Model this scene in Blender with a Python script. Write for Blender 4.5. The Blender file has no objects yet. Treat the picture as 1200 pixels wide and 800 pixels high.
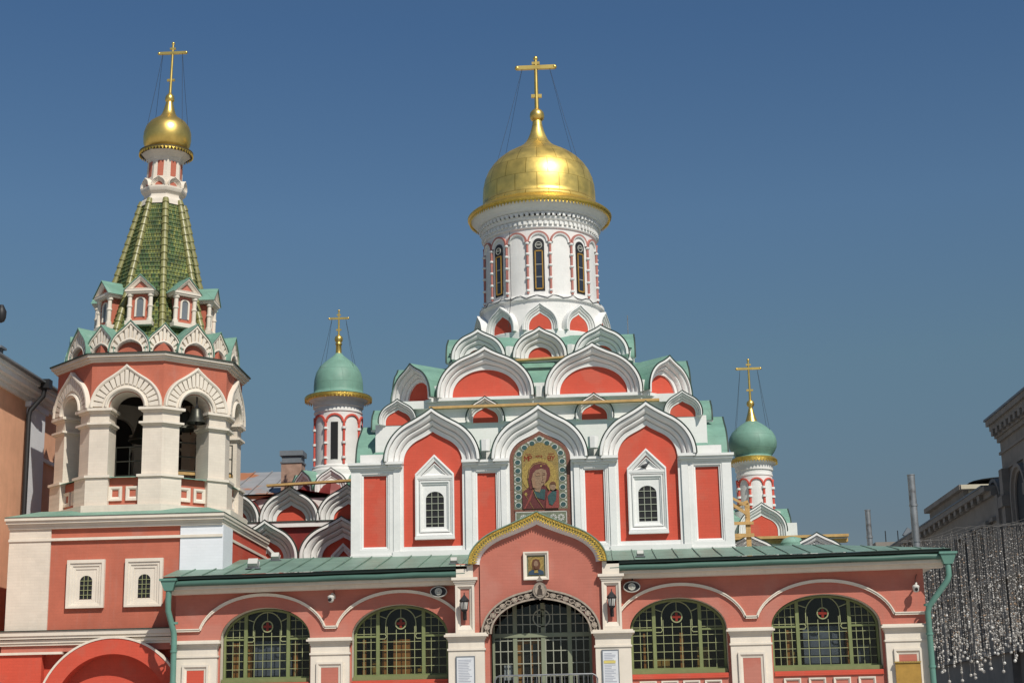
import bpy, math, random
from mathutils import Matrix, Vector, Euler
random.seed(7)
PI = math.pi
R = math.radians
S = bpy.context.scene
COL = S.collection

# ------------------------------------------------------------------ camera, sky, sun, exposure
CF = 1900.0 / 1200.0
pitch = math.atan(1900.0 / 7780.0)
yaw = math.atan(97.0 / (1900.0 / math.cos(pitch)))
roll = 0.0207
fw = Vector((-math.sin(yaw) * math.cos(pitch), math.cos(yaw) * math.cos(pitch), math.sin(pitch)))
r0 = fw.cross(Vector((0, 0, 1))).normalized()
u0 = r0.cross(fw)
cr = r0 * math.cos(roll) - u0 * math.sin(roll)
cu = u0 * math.cos(roll) + r0 * math.sin(roll)
cam = bpy.data.cameras.new("camera")
cam.sensor_width = 36.0
cam.sensor_fit = 'HORIZONTAL'
cam.lens = 36.0 * CF
cam.clip_end = 3000
camo = bpy.data.objects.new("camera", cam)
COL.objects.link(camo)
camo.matrix_world = Matrix(((cr.x, cu.x, -fw.x, 1.7), (cr.y, cu.y, -fw.y, -47.0), (cr.z, cu.z, -fw.z, 1.6), (0, 0, 0, 1)))
S.camera = camo

SUN = Vector((0.62, -1.0, 1.2)).normalized()
EL = math.asin(SUN.z)
AZ = math.atan2(SUN.x, SUN.y)
W = bpy.data.worlds.new("World")
S.world = W
W.use_nodes = True
wn = W.node_tree
bg = wn.nodes["Background"]
sky = wn.nodes.new("ShaderNodeTexSky")
sky.sky_type = 'NISHITA'
sky.sun_disc = False
sky.sun_elevation = EL
sky.sun_rotation = AZ
sky.altitude = 150
sky.air_density = 1.0
sky.dust_density = 0.35
sky.ozone_density = 2.2
tint = wn.nodes.new("ShaderNodeMixRGB")          # sky graded by elevation: darker, greyer low down, unseen zenith brightened to fill shadows
tint.blend_type = 'MULTIPLY'
tint.inputs[0].default_value = 1
wtc = wn.nodes.new("ShaderNodeTexCoord")
wsp = wn.nodes.new("ShaderNodeSeparateXYZ")
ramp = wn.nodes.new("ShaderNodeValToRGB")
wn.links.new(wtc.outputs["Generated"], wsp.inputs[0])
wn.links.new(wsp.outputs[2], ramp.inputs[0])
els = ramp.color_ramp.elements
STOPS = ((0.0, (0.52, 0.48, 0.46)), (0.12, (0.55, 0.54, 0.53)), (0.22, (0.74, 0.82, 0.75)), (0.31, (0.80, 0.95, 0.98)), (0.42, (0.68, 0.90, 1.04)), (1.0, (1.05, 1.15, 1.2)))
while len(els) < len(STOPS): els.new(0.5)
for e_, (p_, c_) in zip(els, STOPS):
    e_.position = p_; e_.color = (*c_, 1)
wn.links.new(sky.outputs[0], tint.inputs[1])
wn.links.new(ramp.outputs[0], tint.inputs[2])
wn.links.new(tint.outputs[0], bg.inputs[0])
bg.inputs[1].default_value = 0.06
sl = bpy.data.lights.new("sun", 'SUN')
sl.energy = 3.6
sl.angle = R(0.5)
sl.color = (1.0, 0.94, 0.84)
so = bpy.data.objects.new("sun", sl)
COL.objects.link(so)
so.rotation_euler = SUN.to_track_quat('Z', 'Y').to_euler()
so.location = SUN * 80
S.view_settings.view_transform = 'Standard'
S.view_settings.look = 'None'
S.view_settings.exposure = 0.22
S.view_settings.gamma = 1
S.view_settings.use_curve_mapping = False

# ------------------------------------------------------------------ materials
MATS = {}
def mat(name, col, rough=0.75, metal=0.0, var=0.10, scale=1.3, brick=0.0, bump=0.0, bscale=25, dirt=0.0, dirtcol=(0.12, 0.10, 0.085), spec=0.35, streak=0.0, patch=None, bsize=(0.27, 0.085, 0.008)):
    m = bpy.data.materials.new(name)
    m.use_nodes = True
    nt = m.node_tree; N = nt.nodes; L = nt.links
    b = N["Principled BSDF"]
    b.inputs["Roughness"].default_value = rough
    b.inputs["Metallic"].default_value = metal
    b.inputs["Specular IOR Level"].default_value = spec
    geo = N.new("ShaderNodeNewGeometry")
    pos = geo.outputs["Position"]
    n1 = N.new("ShaderNodeTexNoise"); n1.inputs["Scale"].default_value = scale; n1.inputs["Detail"].default_value = 6; n1.inputs["Roughness"].default_value = 0.65
    L.new(pos, n1.inputs["Vector"])
    mr = N.new("ShaderNodeMapRange"); mr.inputs[1].default_value = 0.3; mr.inputs[2].default_value = 0.7
    mr.inputs[3].default_value = 1 - var; mr.inputs[4].default_value = 1 + var * 0.6
    L.new(n1.outputs["Fac"], mr.inputs[0])
    mul = N.new("ShaderNodeMixRGB"); mul.blend_type = 'MULTIPLY'; mul.inputs[0].default_value = 1
    mul.inputs[1].default_value = (*col, 1)
    L.new(mr.outputs[0], mul.inputs[2])
    out = mul.outputs[0]
    if patch:
        pn = N.new("ShaderNodeTexNoise"); pn.inputs["Scale"].default_value = patch[1]; pn.inputs["Detail"].default_value = 5
        L.new(pos, pn.inputs["Vector"])
        pr = N.new("ShaderNodeMapRange"); pr.inputs[1].default_value = patch[2]; pr.inputs[2].default_value = patch[2] + 0.06; pr.inputs[4].default_value = 0.9
        L.new(pn.outputs["Fac"], pr.inputs[0])
        pm = N.new("ShaderNodeMixRGB"); pm.inputs[2].default_value = (*patch[0], 1)
        L.new(pr.outputs[0], pm.inputs[0]); L.new(out, pm.inputs[1]); out = pm.outputs[0]
    if dirt or streak:
        mp = N.new("ShaderNodeMapping"); mp.inputs["Scale"].default_value = (3.2, 3.2, 0.35) if streak else (1, 1, 1)
        L.new(pos, mp.inputs[0])
        n2 = N.new("ShaderNodeTexNoise"); n2.inputs["Scale"].default_value = 1.6; n2.inputs["Detail"].default_value = 8; n2.inputs["Roughness"].default_value = 0.7
        L.new(mp.outputs[0], n2.inputs["Vector"])
        r2 = N.new("ShaderNodeMapRange"); r2.inputs[1].default_value = 0.52; r2.inputs[2].default_value = 0.78; r2.inputs[4].default_value = max(dirt, streak)
        L.new(n2.outputs["Fac"], r2.inputs[0])
        mx = N.new("ShaderNodeMixRGB"); mx.inputs[2].default_value = (*dirtcol, 1)
        L.new(r2.outputs[0], mx.inputs[0]); L.new(out, mx.inputs[1]); out = mx.outputs[0]
    hgt = None
    if brick:
        sp = N.new("ShaderNodeSeparateXYZ"); L.new(pos, sp.inputs[0])
        ad = N.new("ShaderNodeMath"); ad.operation = 'ADD'; L.new(sp.outputs[0], ad.inputs[0]); L.new(sp.outputs[1], ad.inputs[1])
        cb = N.new("ShaderNodeCombineXYZ"); L.new(ad.outputs[0], cb.inputs[0]); L.new(sp.outputs[2], cb.inputs[1])
        bt = N.new("ShaderNodeTexBrick"); bt.inputs["Scale"].default_value = 1.0
        bt.inputs["Brick Width"].default_value = bsize[0]; bt.inputs["Row Height"].default_value = bsize[1]; bt.inputs["Mortar Size"].default_value = bsize[2]
        bt.inputs["Mortar Smooth"].default_value = 0.4; bt.inputs["Bias"].default_value = 0
        bt.inputs["Color1"].default_value = (1, 1, 1, 1); bt.inputs["Color2"].default_value = (1 - brick, 1 - brick, 1 - brick, 1)
        bt.inputs["Mortar"].default_value = (1 - 1.4 * brick,) * 3 + (1,)
        L.new(cb.outputs[0], bt.inputs[0])
        m2 = N.new("ShaderNodeMixRGB"); m2.blend_type = 'MULTIPLY'; m2.inputs[0].default_value = 1
        L.new(out, m2.inputs[1]); L.new(bt.outputs[0], m2.inputs[2]); out = m2.outputs[0]
        hgt = bt.outputs["Fac"]
    L.new(out, b.inputs["Base Color"])
    if bump or hgt:
        bp = N.new("ShaderNodeBump"); bp.inputs["Strength"].default_value = bump or 0.25; bp.inputs["Distance"].default_value = 0.02
        if hgt:
            bp.invert = True; L.new(hgt, bp.inputs["Height"])
        else:
            n3 = N.new("ShaderNodeTexNoise"); n3.inputs["Scale"].default_value = bscale; n3.inputs["Detail"].default_value = 4
            L.new(pos, n3.inputs["Vector"]); L.new(n3.outputs["Fac"], bp.inputs["Height"])
        L.new(bp.outputs[0], b.inputs["Normal"])
    MATS[name] = m
    return m

mat('white', (0.735, 0.73, 0.705), 0.8, var=0.07, dirt=0.16, dirtcol=(0.42, 0.39, 0.35), streak=0.2, brick=0.025, bump=0.12)
mat('trim', (0.735, 0.735, 0.715), 0.75, var=0.07, streak=0.14, dirtcol=(0.44, 0.42, 0.385), bump=0.25, bscale=9)
mat('cream', (0.70, 0.63, 0.535), 0.85, var=0.10, streak=0.26, dirtcol=(0.45, 0.37, 0.29), brick=0.05, bump=0.2)
mat('creamtrim', (0.71, 0.645, 0.55), 0.85, var=0.10, streak=0.22, dirtcol=(0.42, 0.35, 0.28), bump=0.1)
mat('red', (0.57, 0.086, 0.050), 0.8, var=0.07, brick=0.045, bump=0.2, streak=0.35, dirtcol=(0.46, 0.125, 0.085), patch=((0.53, 0.105, 0.066), 0.9, 0.57))
mat('redfaded', (0.47, 0.138, 0.086), 0.85, var=0.12, brick=0.03, bump=0.2, streak=0.5, dirtcol=(0.44, 0.20, 0.155), patch=((0.45, 0.165, 0.12), 0.6, 0.57))
mat('pink', (0.475, 0.158, 0.114), 0.85, var=0.09, brick=0.04, bump=0.2, streak=0.42, dirtcol=(0.40, 0.18, 0.14), patch=((0.47, 0.185, 0.14), 0.55, 0.56))
mat('bluewhite', (0.74, 0.765, 0.80), 0.8, var=0.05, brick=0.03, bump=0.15)
mat('orange', (0.74, 0.40, 0.25), 0.9, var=0.12, streak=0.25, dirtcol=(0.33, 0.17, 0.10), bump=0.1)
mat('green', (0.185, 0.345, 0.27), 0.55, var=0.16, scale=2.2, streak=0.35, dirtcol=(0.15, 0.24, 0.19), patch=((0.23, 0.37, 0.30), 0.9, 0.58), brick=0.10, bsize=(1.05, 0.52, 0.011), bump=0.5)
mat('greenroof', (0.175, 0.275, 0.215), 0.5, var=0.24, scale=1.4, dirt=0.4, dirtcol=(0.11, 0.16, 0.13))
mat('drip', (0.035, 0.055, 0.045), 0.6)
mat('gutter', (0.065, 0.14, 0.112), 0.45, var=0.15)
mat('pipe', (0.125, 0.265, 0.215), 0.45, var=0.12, streak=0.3, dirtcol=(0.06, 0.14, 0.11))
mat('goldtrim', (0.74, 0.50, 0.11), 0.36, metal=0.85, var=0.25, scale=7, bump=0.6, bscale=34)
mat('goldleaf', (0.80, 0.56, 0.16), 0.36, metal=0.88, var=0.18, scale=3)
mat('darkgold', (0.10, 0.075, 0.03), 0.6, metal=0.4)
mat('rib', (0.235, 0.225, 0.085), 0.4, var=0.3, scale=5, spec=0.5)
mat('iron', (0.02, 0.02, 0.022), 0.5)
mat('dark', (0.012, 0.012, 0.014), 0.6)
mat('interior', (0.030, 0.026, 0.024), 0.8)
mat('bluegrey', (0.15, 0.17, 0.21), 0.6, var=0.2, scale=3)
mat('woodorange', (0.46, 0.19, 0.045), 0.5, var=0.25, scale=6)
mat('plank', (0.52, 0.33, 0.13), 0.75, var=0.25, scale=4, streak=0.3, dirtcol=(0.22, 0.13, 0.06))
mat('sage', (0.185, 0.215, 0.09), 0.55, var=0.15, scale=4)
mat('lead', (0.30, 0.32, 0.165), 0.5, var=0.12)
mat('doorgreen', (0.22, 0.245, 0.165), 0.55, var=0.15)
mat('doorlead', (0.33, 0.34, 0.27), 0.5)
mat('stainred', (0.22, 0.025, 0.015), 0.3)
mat('stone', (0.25, 0.222, 0.19), 0.9, var=0.22, scale=0.6, dirt=0.4, dirtcol=(0.10, 0.09, 0.08), bump=0.3, bscale=4)
mat('stone_pale_sunlit', (0.55, 0.50, 0.38), 0.85, var=0.1)  # pale stone; also paints sunlight onto the arcade's attic front
mat('redroof', (0.20, 0.028, 0.024), 0.5, var=0.25, scale=2)
mat('rustroof', (0.30, 0.30, 0.30), 0.6, var=0.2, scale=1.2, patch=((0.42, 0.15, 0.05), 0.55, 0.56))
mat('chimneystuc', (0.38, 0.25, 0.19), 0.9, var=0.3, scale=3)
mat('galv', (0.30, 0.31, 0.32), 0.42, metal=0.6, var=0.35, scale=2.5, patch=((0.16, 0.15, 0.15), 2.2, 0.6))
mat('bronze', (0.06, 0.06, 0.05), 0.4, metal=0.7)
mat('gold_flat', (0.33, 0.235, 0.085), 0.45, metal=0.35, var=0.55, scale=30)
mat('halo', (0.52, 0.36, 0.11), 0.35, metal=0.5, var=0.55, scale=30)
mat('maroon', (0.12, 0.028, 0.028), 0.6, var=0.55, scale=30)
mat('rose', (0.25, 0.055, 0.045), 0.6, var=0.55, scale=30)
mat('skin', (0.27, 0.175, 0.11), 0.6, var=0.45, scale=26)
mat('panedark', (0.03, 0.035, 0.05), 0.15, var=0.3, scale=3, spec=0.6)
mat('skindark', (0.28, 0.165, 0.10), 0.6, var=0.3, scale=22)
mat('skinshadow', (0.14, 0.07, 0.045), 0.6)
mat('teal', (0.035, 0.085, 0.085), 0.6, var=0.55, scale=30)
mat('mosbrown', (0.19, 0.08, 0.055), 0.6, var=0.5, scale=24)
mat('mosgreen', (0.17, 0.19, 0.13), 0.6, var=0.4, scale=24)
mat('moswhite', (0.48, 0.48, 0.43), 0.6, var=0.2, scale=20)
mat('hair', (0.12, 0.05, 0.025), 0.7)
mat('navy', (0.03, 0.06, 0.10), 0.6)
mat('carved', (0.36, 0.30, 0.24), 0.7, var=0.3, scale=8)
mat('carvedmid', (0.26, 0.22, 0.18), 0.7, var=0.4, scale=8)
mat('carvedark', (0.06, 0.045, 0.035), 0.7, var=0.4, scale=8)
mat('paper', (0.62, 0.64, 0.66), 0.6, var=0.08, scale=6)
mat('paperyellow', (0.62, 0.52, 0.16), 0.6)
mat('papertext', (0.34, 0.36, 0.42), 0.7)
mat('ochre', (0.38, 0.22, 0.045), 0.5, var=0.2, scale=5)
mat('plastic', (0.55, 0.54, 0.50), 0.5)
mat('bead', (0.44, 0.42, 0.39), 0.25, var=0.4, scale=8, spec=0.8)
mat('beadwarm', (0.36, 0.24, 0.15), 0.22, var=0.3, scale=8, spec=0.8)
mat('beadbright', (0.62, 0.61, 0.58), 0.2, var=0.2, spec=0.8)
mat('grille', (0.36, 0.38, 0.30), 0.5)
mat('wire', (0.13, 0.125, 0.12), 0.5)
mat('feather', (0.035, 0.037, 0.042), 0.6)
mat('paving', (0.44, 0.42, 0.39), 0.9, var=0.15, scale=0.5, bump=0.3)
mat('slate', (0.16, 0.18, 0.20), 0.6, var=0.2)

mat('rosetrim', (0.46, 0.185, 0.155), 0.8, var=0.2, scale=5)
mat('redline', (0.60, 0.10, 0.07), 0.8, var=0.1)
def glass_mat():
    m = bpy.data.materials.new('glass'); m.use_nodes = True
    nt = m.node_tree; nt.nodes.clear(); N = nt.nodes; L = nt.links
    o = N.new("ShaderNodeOutputMaterial"); mx = N.new("ShaderNodeMixShader")
    t = N.new("ShaderNodeBsdfTransparent"); t.inputs[0].default_value = (0.78, 0.80, 0.80, 1)
    g = N.new("ShaderNodeBsdfGlossy"); g.inputs["Roughness"].default_value = 0.04
    geo = N.new("ShaderNodeNewGeometry"); nz = N.new("ShaderNodeTexNoise"); nz.inputs["Scale"].default_value = 1.6
    L.new(geo.outputs["Position"], nz.inputs["Vector"])
    bp = N.new("ShaderNodeBump"); bp.inputs["Strength"].default_value = 0.15; L.new(nz.outputs["Fac"], bp.inputs["Height"]); L.new(bp.outputs[0], g.inputs["Normal"])
    mx.inputs[0].default_value = 0.035
    L.new(t.outputs[0], mx.inputs[1]); L.new(g.outputs[0], mx.inputs[2]); L.new(mx.outputs[0], o.inputs[0])
    MATS['glass'] = m
glass_mat()

def dome_gold():
    m = bpy.data.materials.new('domegold'); m.use_nodes = True
    nt = m.node_tree; N = nt.nodes; L = nt.links; b = N["Principled BSDF"]
    b.inputs["Metallic"].default_value = 0.82; b.inputs["Roughness"].default_value = 0.33
    tc = N.new("ShaderNodeTexCoord"); sp = N.new("ShaderNodeSeparateXYZ"); L.new(tc.outputs["Object"], sp.inputs[0])
    at = N.new("ShaderNodeMath"); at.operation = 'ARCTAN2'; L.new(sp.outputs[1], at.inputs[0]); L.new(sp.outputs[0], at.inputs[1])
    cb = N.new("ShaderNodeCombineXYZ"); L.new(at.outputs[0], cb.inputs[0]); L.new(sp.outputs[2], cb.inputs[1])
    bt = N.new("ShaderNodeTexBrick"); bt.inputs["Scale"].default_value = 1; bt.inputs["Brick Width"].default_value = PI / 8; bt.inputs["Row Height"].default_value = 0.62
    bt.inputs["Mortar Size"].default_value = 0.010; bt.inputs["Mortar Smooth"].default_value = 0.5
    bt.inputs["Color1"].default_value = (0.90, 0.66, 0.19, 1); bt.inputs["Color2"].default_value = (0.82, 0.58, 0.15, 1); bt.inputs["Mortar"].default_value = (0.50, 0.33, 0.07, 1)
    L.new(cb.outputs[0], bt.inputs[0])
    nz = N.new("ShaderNodeTexNoise"); nz.inputs["Scale"].default_value = 2.5; nz.inputs["Detail"].default_value = 6; L.new(tc.outputs["Object"], nz.inputs["Vector"])
    mr = N.new("ShaderNodeMapRange"); mr.inputs[1].default_value = 0.3; mr.inputs[2].default_value = 0.7; mr.inputs[3].default_value = 0.82; mr.inputs[4].default_value = 1.06; L.new(nz.outputs["Fac"], mr.inputs[0])
    mu = N.new("ShaderNodeMixRGB"); mu.blend_type = 'MULTIPLY'; mu.inputs[0].default_value = 1; L.new(bt.outputs[0], mu.inputs[1]); L.new(mr.outputs[0], mu.inputs[2])
    L.new(mu.outputs[0], b.inputs["Base Color"])
    r2 = N.new("ShaderNodeMapRange"); r2.inputs[1].default_value = 0.3; r2.inputs[2].default_value = 0.7; r2.inputs[3].default_value = 0.36; r2.inputs[4].default_value = 0.47; L.new(nz.outputs["Fac"], r2.inputs[0]); L.new(r2.outputs[0], b.inputs["Roughness"])
    bp = N.new("ShaderNodeBump"); bp.inputs["Strength"].default_value = 0.12; bp.inputs["Distance"].default_value = 0.05; L.new(nz.outputs["Fac"], bp.inputs["Height"])
    L.new(bp.outputs[0], b.inputs["Normal"])
    MATS['domegold'] = m
dome_gold()

def tile_mat():
    m = bpy.data.materials.new('tile'); m.use_nodes = True
    nt = m.node_tree; N = nt.nodes; L = nt.links; b = N["Principled BSDF"]
    b.inputs["Roughness"].default_value = 0.5
    tc = N.new("ShaderNodeTexCoord"); sp = N.new("ShaderNodeSeparateXYZ"); L.new(tc.outputs["Object"], sp.inputs[0])
    at = N.new("ShaderNodeMath"); at.operation = 'ARCTAN2'; L.new(sp.outputs[1], at.inputs[0]); L.new(sp.outputs[0], at.inputs[1])
    cb = N.new("ShaderNodeCombineXYZ"); L.new(at.outputs[0], cb.inputs[0]); L.new(sp.outputs[2], cb.inputs[1])
    bt = N.new("ShaderNodeTexBrick"); bt.inputs["Scale"].default_value = 1; bt.inputs["Brick Width"].default_value = PI / 36; bt.inputs["Row Height"].default_value = 0.15
    bt.inputs["Mortar Size"].default_value = 0.012
    bt.inputs["Color1"].default_value = (0.045, 0.10, 0.03, 1); bt.inputs["Color2"].default_value = (0.20, 0.21, 0.05, 1); bt.inputs["Mortar"].default_value = (0.03, 0.045, 0.02, 1)
    L.new(cb.outputs[0], bt.inputs[0])
    nz = N.new("ShaderNodeTexNoise"); nz.inputs["Scale"].default_value = 2.2; nz.inputs["Detail"].default_value = 5; L.new(tc.outputs["Object"], nz.inputs["Vector"])
    mr = N.new("ShaderNodeMapRange"); mr.inputs[1].default_value = 0.3; mr.inputs[2].default_value = 0.7; mr.inputs[3].default_value = 0.55; mr.inputs[4].default_value = 1.5; L.new(nz.outputs["Fac"], mr.inputs[0])
    mu = N.new("ShaderNodeMixRGB"); mu.blend_type = 'MULTIPLY'; mu.inputs[0].default_value = 1; L.new(bt.outputs[0], mu.inputs[1]); L.new(mr.outputs[0], mu.inputs[2])
    L.new(mu.outputs[0], b.inputs["Base Color"])
    MATS['tile'] = m
tile_mat()

# ------------------------------------------------------------------ mesh builder
class MB:
    def __init__(s): s.v = []; s.f = []; s.sm = []; s.M = Matrix()
    def add(s, pts, faces, smooth=False):
        o = len(s.v)
        s.v += [tuple(s.M @ Vector(p)) for p in pts]
        s.f += [tuple(i + o for i in f) for f in faces]
        s.sm += [smooth] * len(faces)
    def box(s, x0, x1, y0, y1, z0, z1):
        s.add([(x0, y0, z0), (x1, y0, z0), (x1, y1, z0), (x0, y1, z0), (x0, y0, z1), (x1, y0, z1), (x1, y1, z1), (x0, y1, z1)],
              [(0, 3, 2, 1), (4, 5, 6, 7), (0, 1, 5, 4), (1, 2, 6, 5), (2, 3, 7, 6), (3, 0, 4, 7)])
    def poly(s, pts): s.add(pts, [tuple(range(len(pts)))])
    def prism(s, p, y0, y1, back=True):          # p: list of (x,z), extruded along y
        n = len(p)
        s.add([(x, y0, z) for x, z in p] + [(x, y1, z) for x, z in p],
              [tuple(range(n))] + ([tuple(range(2 * n - 1, n - 1, -1))] if back else []) + [(i, n + i, n + (i + 1) % n, (i + 1) % n) for i in range(n)])
    def prismz(s, p, z0, z1):                     # p: list of (x,y), extruded along z
        n = len(p)
        s.add([(x, y, z0) for x, y in p] + [(x, y, z1) for x, y in p],
              [tuple(range(n - 1, -1, -1)), tuple(range(n, 2 * n))] + [(i, (i + 1) % n, n + (i + 1) % n, n + i) for i in range(n)])
    def strip(s, a, b, closed=False, smooth=False):
        n = len(a); k = n if closed else n - 1
        s.add(list(a) + list(b), [(i, (i + 1) % n, n + (i + 1) % n, n + i) for i in range(k)], smooth)
    def loft(s, loops, closed=False, smooth=False):
        for a, b in zip(loops, loops[1:]): s.strip(a, b, closed, smooth)
    def lathe(s, prof, n=32, c=(0, 0), smooth=True, split=True, a0=0, rot=0):
        loops = [[(c[0] + r * math.cos(rot + 2 * PI * i / n), c[1] + r * math.sin(rot + 2 * PI * i / n), z) for i in range(n)] for r, z in prof]
        if split: s.loft(loops, True, smooth)
        else:
            m = len(prof); pts = [p for l in loops for p in l]
            s.add(pts, [(j * n + i, j * n + (i + 1) % n, (j + 1) * n + (i + 1) % n, (j + 1) * n + i) for j in range(m - 1) for i in range(n)], smooth)
    def tube(s, pts, r, n=6, cap=True):
        pts = [Vector(p) for p in pts]; loops = []
        for i, p in enumerate(pts):
            t = (pts[min(i + 1, len(pts) - 1)] - pts[max(i - 1, 0)]).normalized()
            a = t.orthogonal().normalized() if i == 0 else (a - t * a.dot(t)).normalized()
            b = t.cross(a); rr = r[i] if isinstance(r, (list, tuple)) else r
            loops.append([tuple(p + (a * math.cos(2 * PI * k / n) + b * math.sin(2 * PI * k / n)) * rr) for k in range(n)])
        m = len(loops)
        s.add([q for l in loops for q in l], [(j * n + i, j * n + (i + 1) % n, (j + 1) * n + (i + 1) % n, (j + 1) * n + i) for j in range(m - 1) for i in range(n)], True)
        if cap: s.poly(loops[0][::-1]); s.poly(loops[-1])
    def bar(s, a, b, w, d):                       # bar in the xz plane between (x,z) points at depth d=(y0,y1)
        dx, dz = b[0] - a[0], b[1] - a[1]; l = math.hypot(dx, dz) or 1
        nx, nz = -dz / l * w / 2, dx / l * w / 2
        s.prism([(a[0] + nx, a[1] + nz), (b[0] + nx, b[1] + nz), (b[0] - nx, b[1] - nz), (a[0] - nx, a[1] - nz)], *d)
    def pbar(s, pts, w, d, closed=False):
        q = list(pts) + ([pts[0]] if closed else [])
        for a, b in zip(q, q[1:]): s.bar(a, b, w, d)
    def ball(s, c, r, n=8, m=5):
        s.M2 = None
        pr = [(max(r * math.sin(PI * j / m), 1e-4), c[2] - r * math.cos(PI * j / m)) for j in range(m + 1)]
        s.lathe(pr, n, (c[0], c[1]), True, False)

WM = {}
def link(o, parent, M):
    COL.objects.link(o)
    if parent is not None:
        o.parent = parent; o.matrix_local = WM[parent.name].inverted() @ M
    else: o.matrix_local = M
    WM[o.name] = M.copy()
    return o
def part(name, mb, m, parent=None, M=None, label=None, local=False):
    """M: world placement of the mesh's own frame; without M the mesh is given in world coordinates."""
    me = bpy.data.meshes.new(name)
    vs = mb.v
    if M is None:
        base = WM[parent.name].translation if parent is not None else Vector((0, 0, 0))
        M = Matrix.Translation(base); vs = [(x - base.x, y - base.y, z - base.z) for x, y, z in mb.v]
    me.from_pydata(vs, [], mb.f)
    me.polygons.foreach_set('use_smooth', mb.sm)
    ms = m if isinstance(m, (list, tuple)) else [m]
    for q in ms: me.materials.append(MATS[q])
    if hasattr(mb, 'mi'): me.polygons.foreach_set('material_index', mb.mi)
    me.update()
    o = bpy.data.objects.new(name, me)
    if label: o['label'] = label
    return link(o, parent, M)
def thing(name, label, cat, loc=(0, 0, 0), rz=0, group=None):
    o = bpy.data.objects.new(name, None); o.empty_display_size = 0.3
    link(o, None, Matrix.Translation(loc) @ Matrix.Rotation(rz, 4, 'Z'))
    return tag(o, label, cat, group)
def tag(o, label, cat, group=None):
    o['label'] = label; o['category'] = cat
    if group: o['group'] = group
    return o
def struct(name, mb, m):
    o = part(name, mb, m); o['kind'] = 'structure'; return o
def dup(o, M, parent=None, label=None):
    """copy of an object (mesh data shared) with its whole tree, placed at world matrix M"""
    c = o.copy(); D = M @ WM[o.name].inverted()
    c.parent = None
    link(c, parent, M)
    if label: c['label'] = label
    for ch in [k for k in bpy.data.objects if k.parent == o]: dup(ch, D @ WM[ch.name], c)
    return c
T = Matrix.Translation
RZ = lambda a: Matrix.Rotation(a, 4, 'Z')

# ------------------------------------------------------------------ outlines
def ogee(w, h, leg=0.0, n=16, e=0.80, a1=R(56), tip=0.10):
    """keel arch outline, right foot to left foot: list of (x, z) from z=0 (springing)"""
    half = [(w * math.cos(a1 * i / n), h * e * math.sin(a1 * i / n)) for i in range(n + 1)]
    p0 = Vector(half[-1]); t = Vector((-math.sin(a1) * w, math.cos(a1) * h * e)).normalized()
    p3 = Vector((0, h)); d = p0.x * 0.42
    p1 = p0 + t * d; p2 = Vector((w * tip * 0.9, h * (1 - tip * 0.75)))
    for i in range(1, n + 1):
        u = i / n; q = p0 * (1 - u) ** 3 + p1 * 3 * u * (1 - u) ** 2 + p2 * 3 * u * u * (1 - u) + p3 * u ** 3
        half.append((q.x, q.y))
    full = half + [(-x, z) for x, z in half[-2::-1]]
    if leg: full = [(w, -leg)] + full + [(-w, -leg)]
    return full
def arch(w, h, leg=0.0, n=28):
    full = [(w * math.cos(PI * i / n), h * math.sin(PI * i / n)) for i in range(n + 1)]
    if leg: full = [(w, -leg)] + full + [(-w, -leg)]
    return full
def lerp2(a, b, s): return [(p[0] + (q[0] - p[0]) * s, p[1] + (q[1] - p[1]) * s) for p, q in zip(a, b)]
def moulding(mb, o, i, prof, z=0, x=0, smooth=True, closed=False, caps=True):
    loops = [[(px + x, y, pz + z) for px, pz in lerp2(o, i, s)] for s, y in prof]
    mb.loft(loops, closed, smooth)
    if caps and not closed:
        mb.poly([l[0] for l in loops]); mb.poly([l[-1] for l in loops][::-1])
def resample(p, n):
    d = [0]
    for a, b in zip(p, p[1:]): d.append(d[-1] + math.hypot(b[0] - a[0], b[1] - a[1]))
    out = []; j = 0
    for k in range(n + 1):
        t = d[-1] * k / n
        while j < len(p) - 2 and d[j + 1] < t: j += 1
        u = (t - d[j]) / ((d[j + 1] - d[j]) or 1)
        out.append((p[j][0] + (p[j + 1][0] - p[j][0]) * u, p[j][1] + (p[j + 1][1] - p[j][1]) * u))
    return out
def shift(p, x, z): return [(a + x, b + z) for a, b in p]

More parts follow.
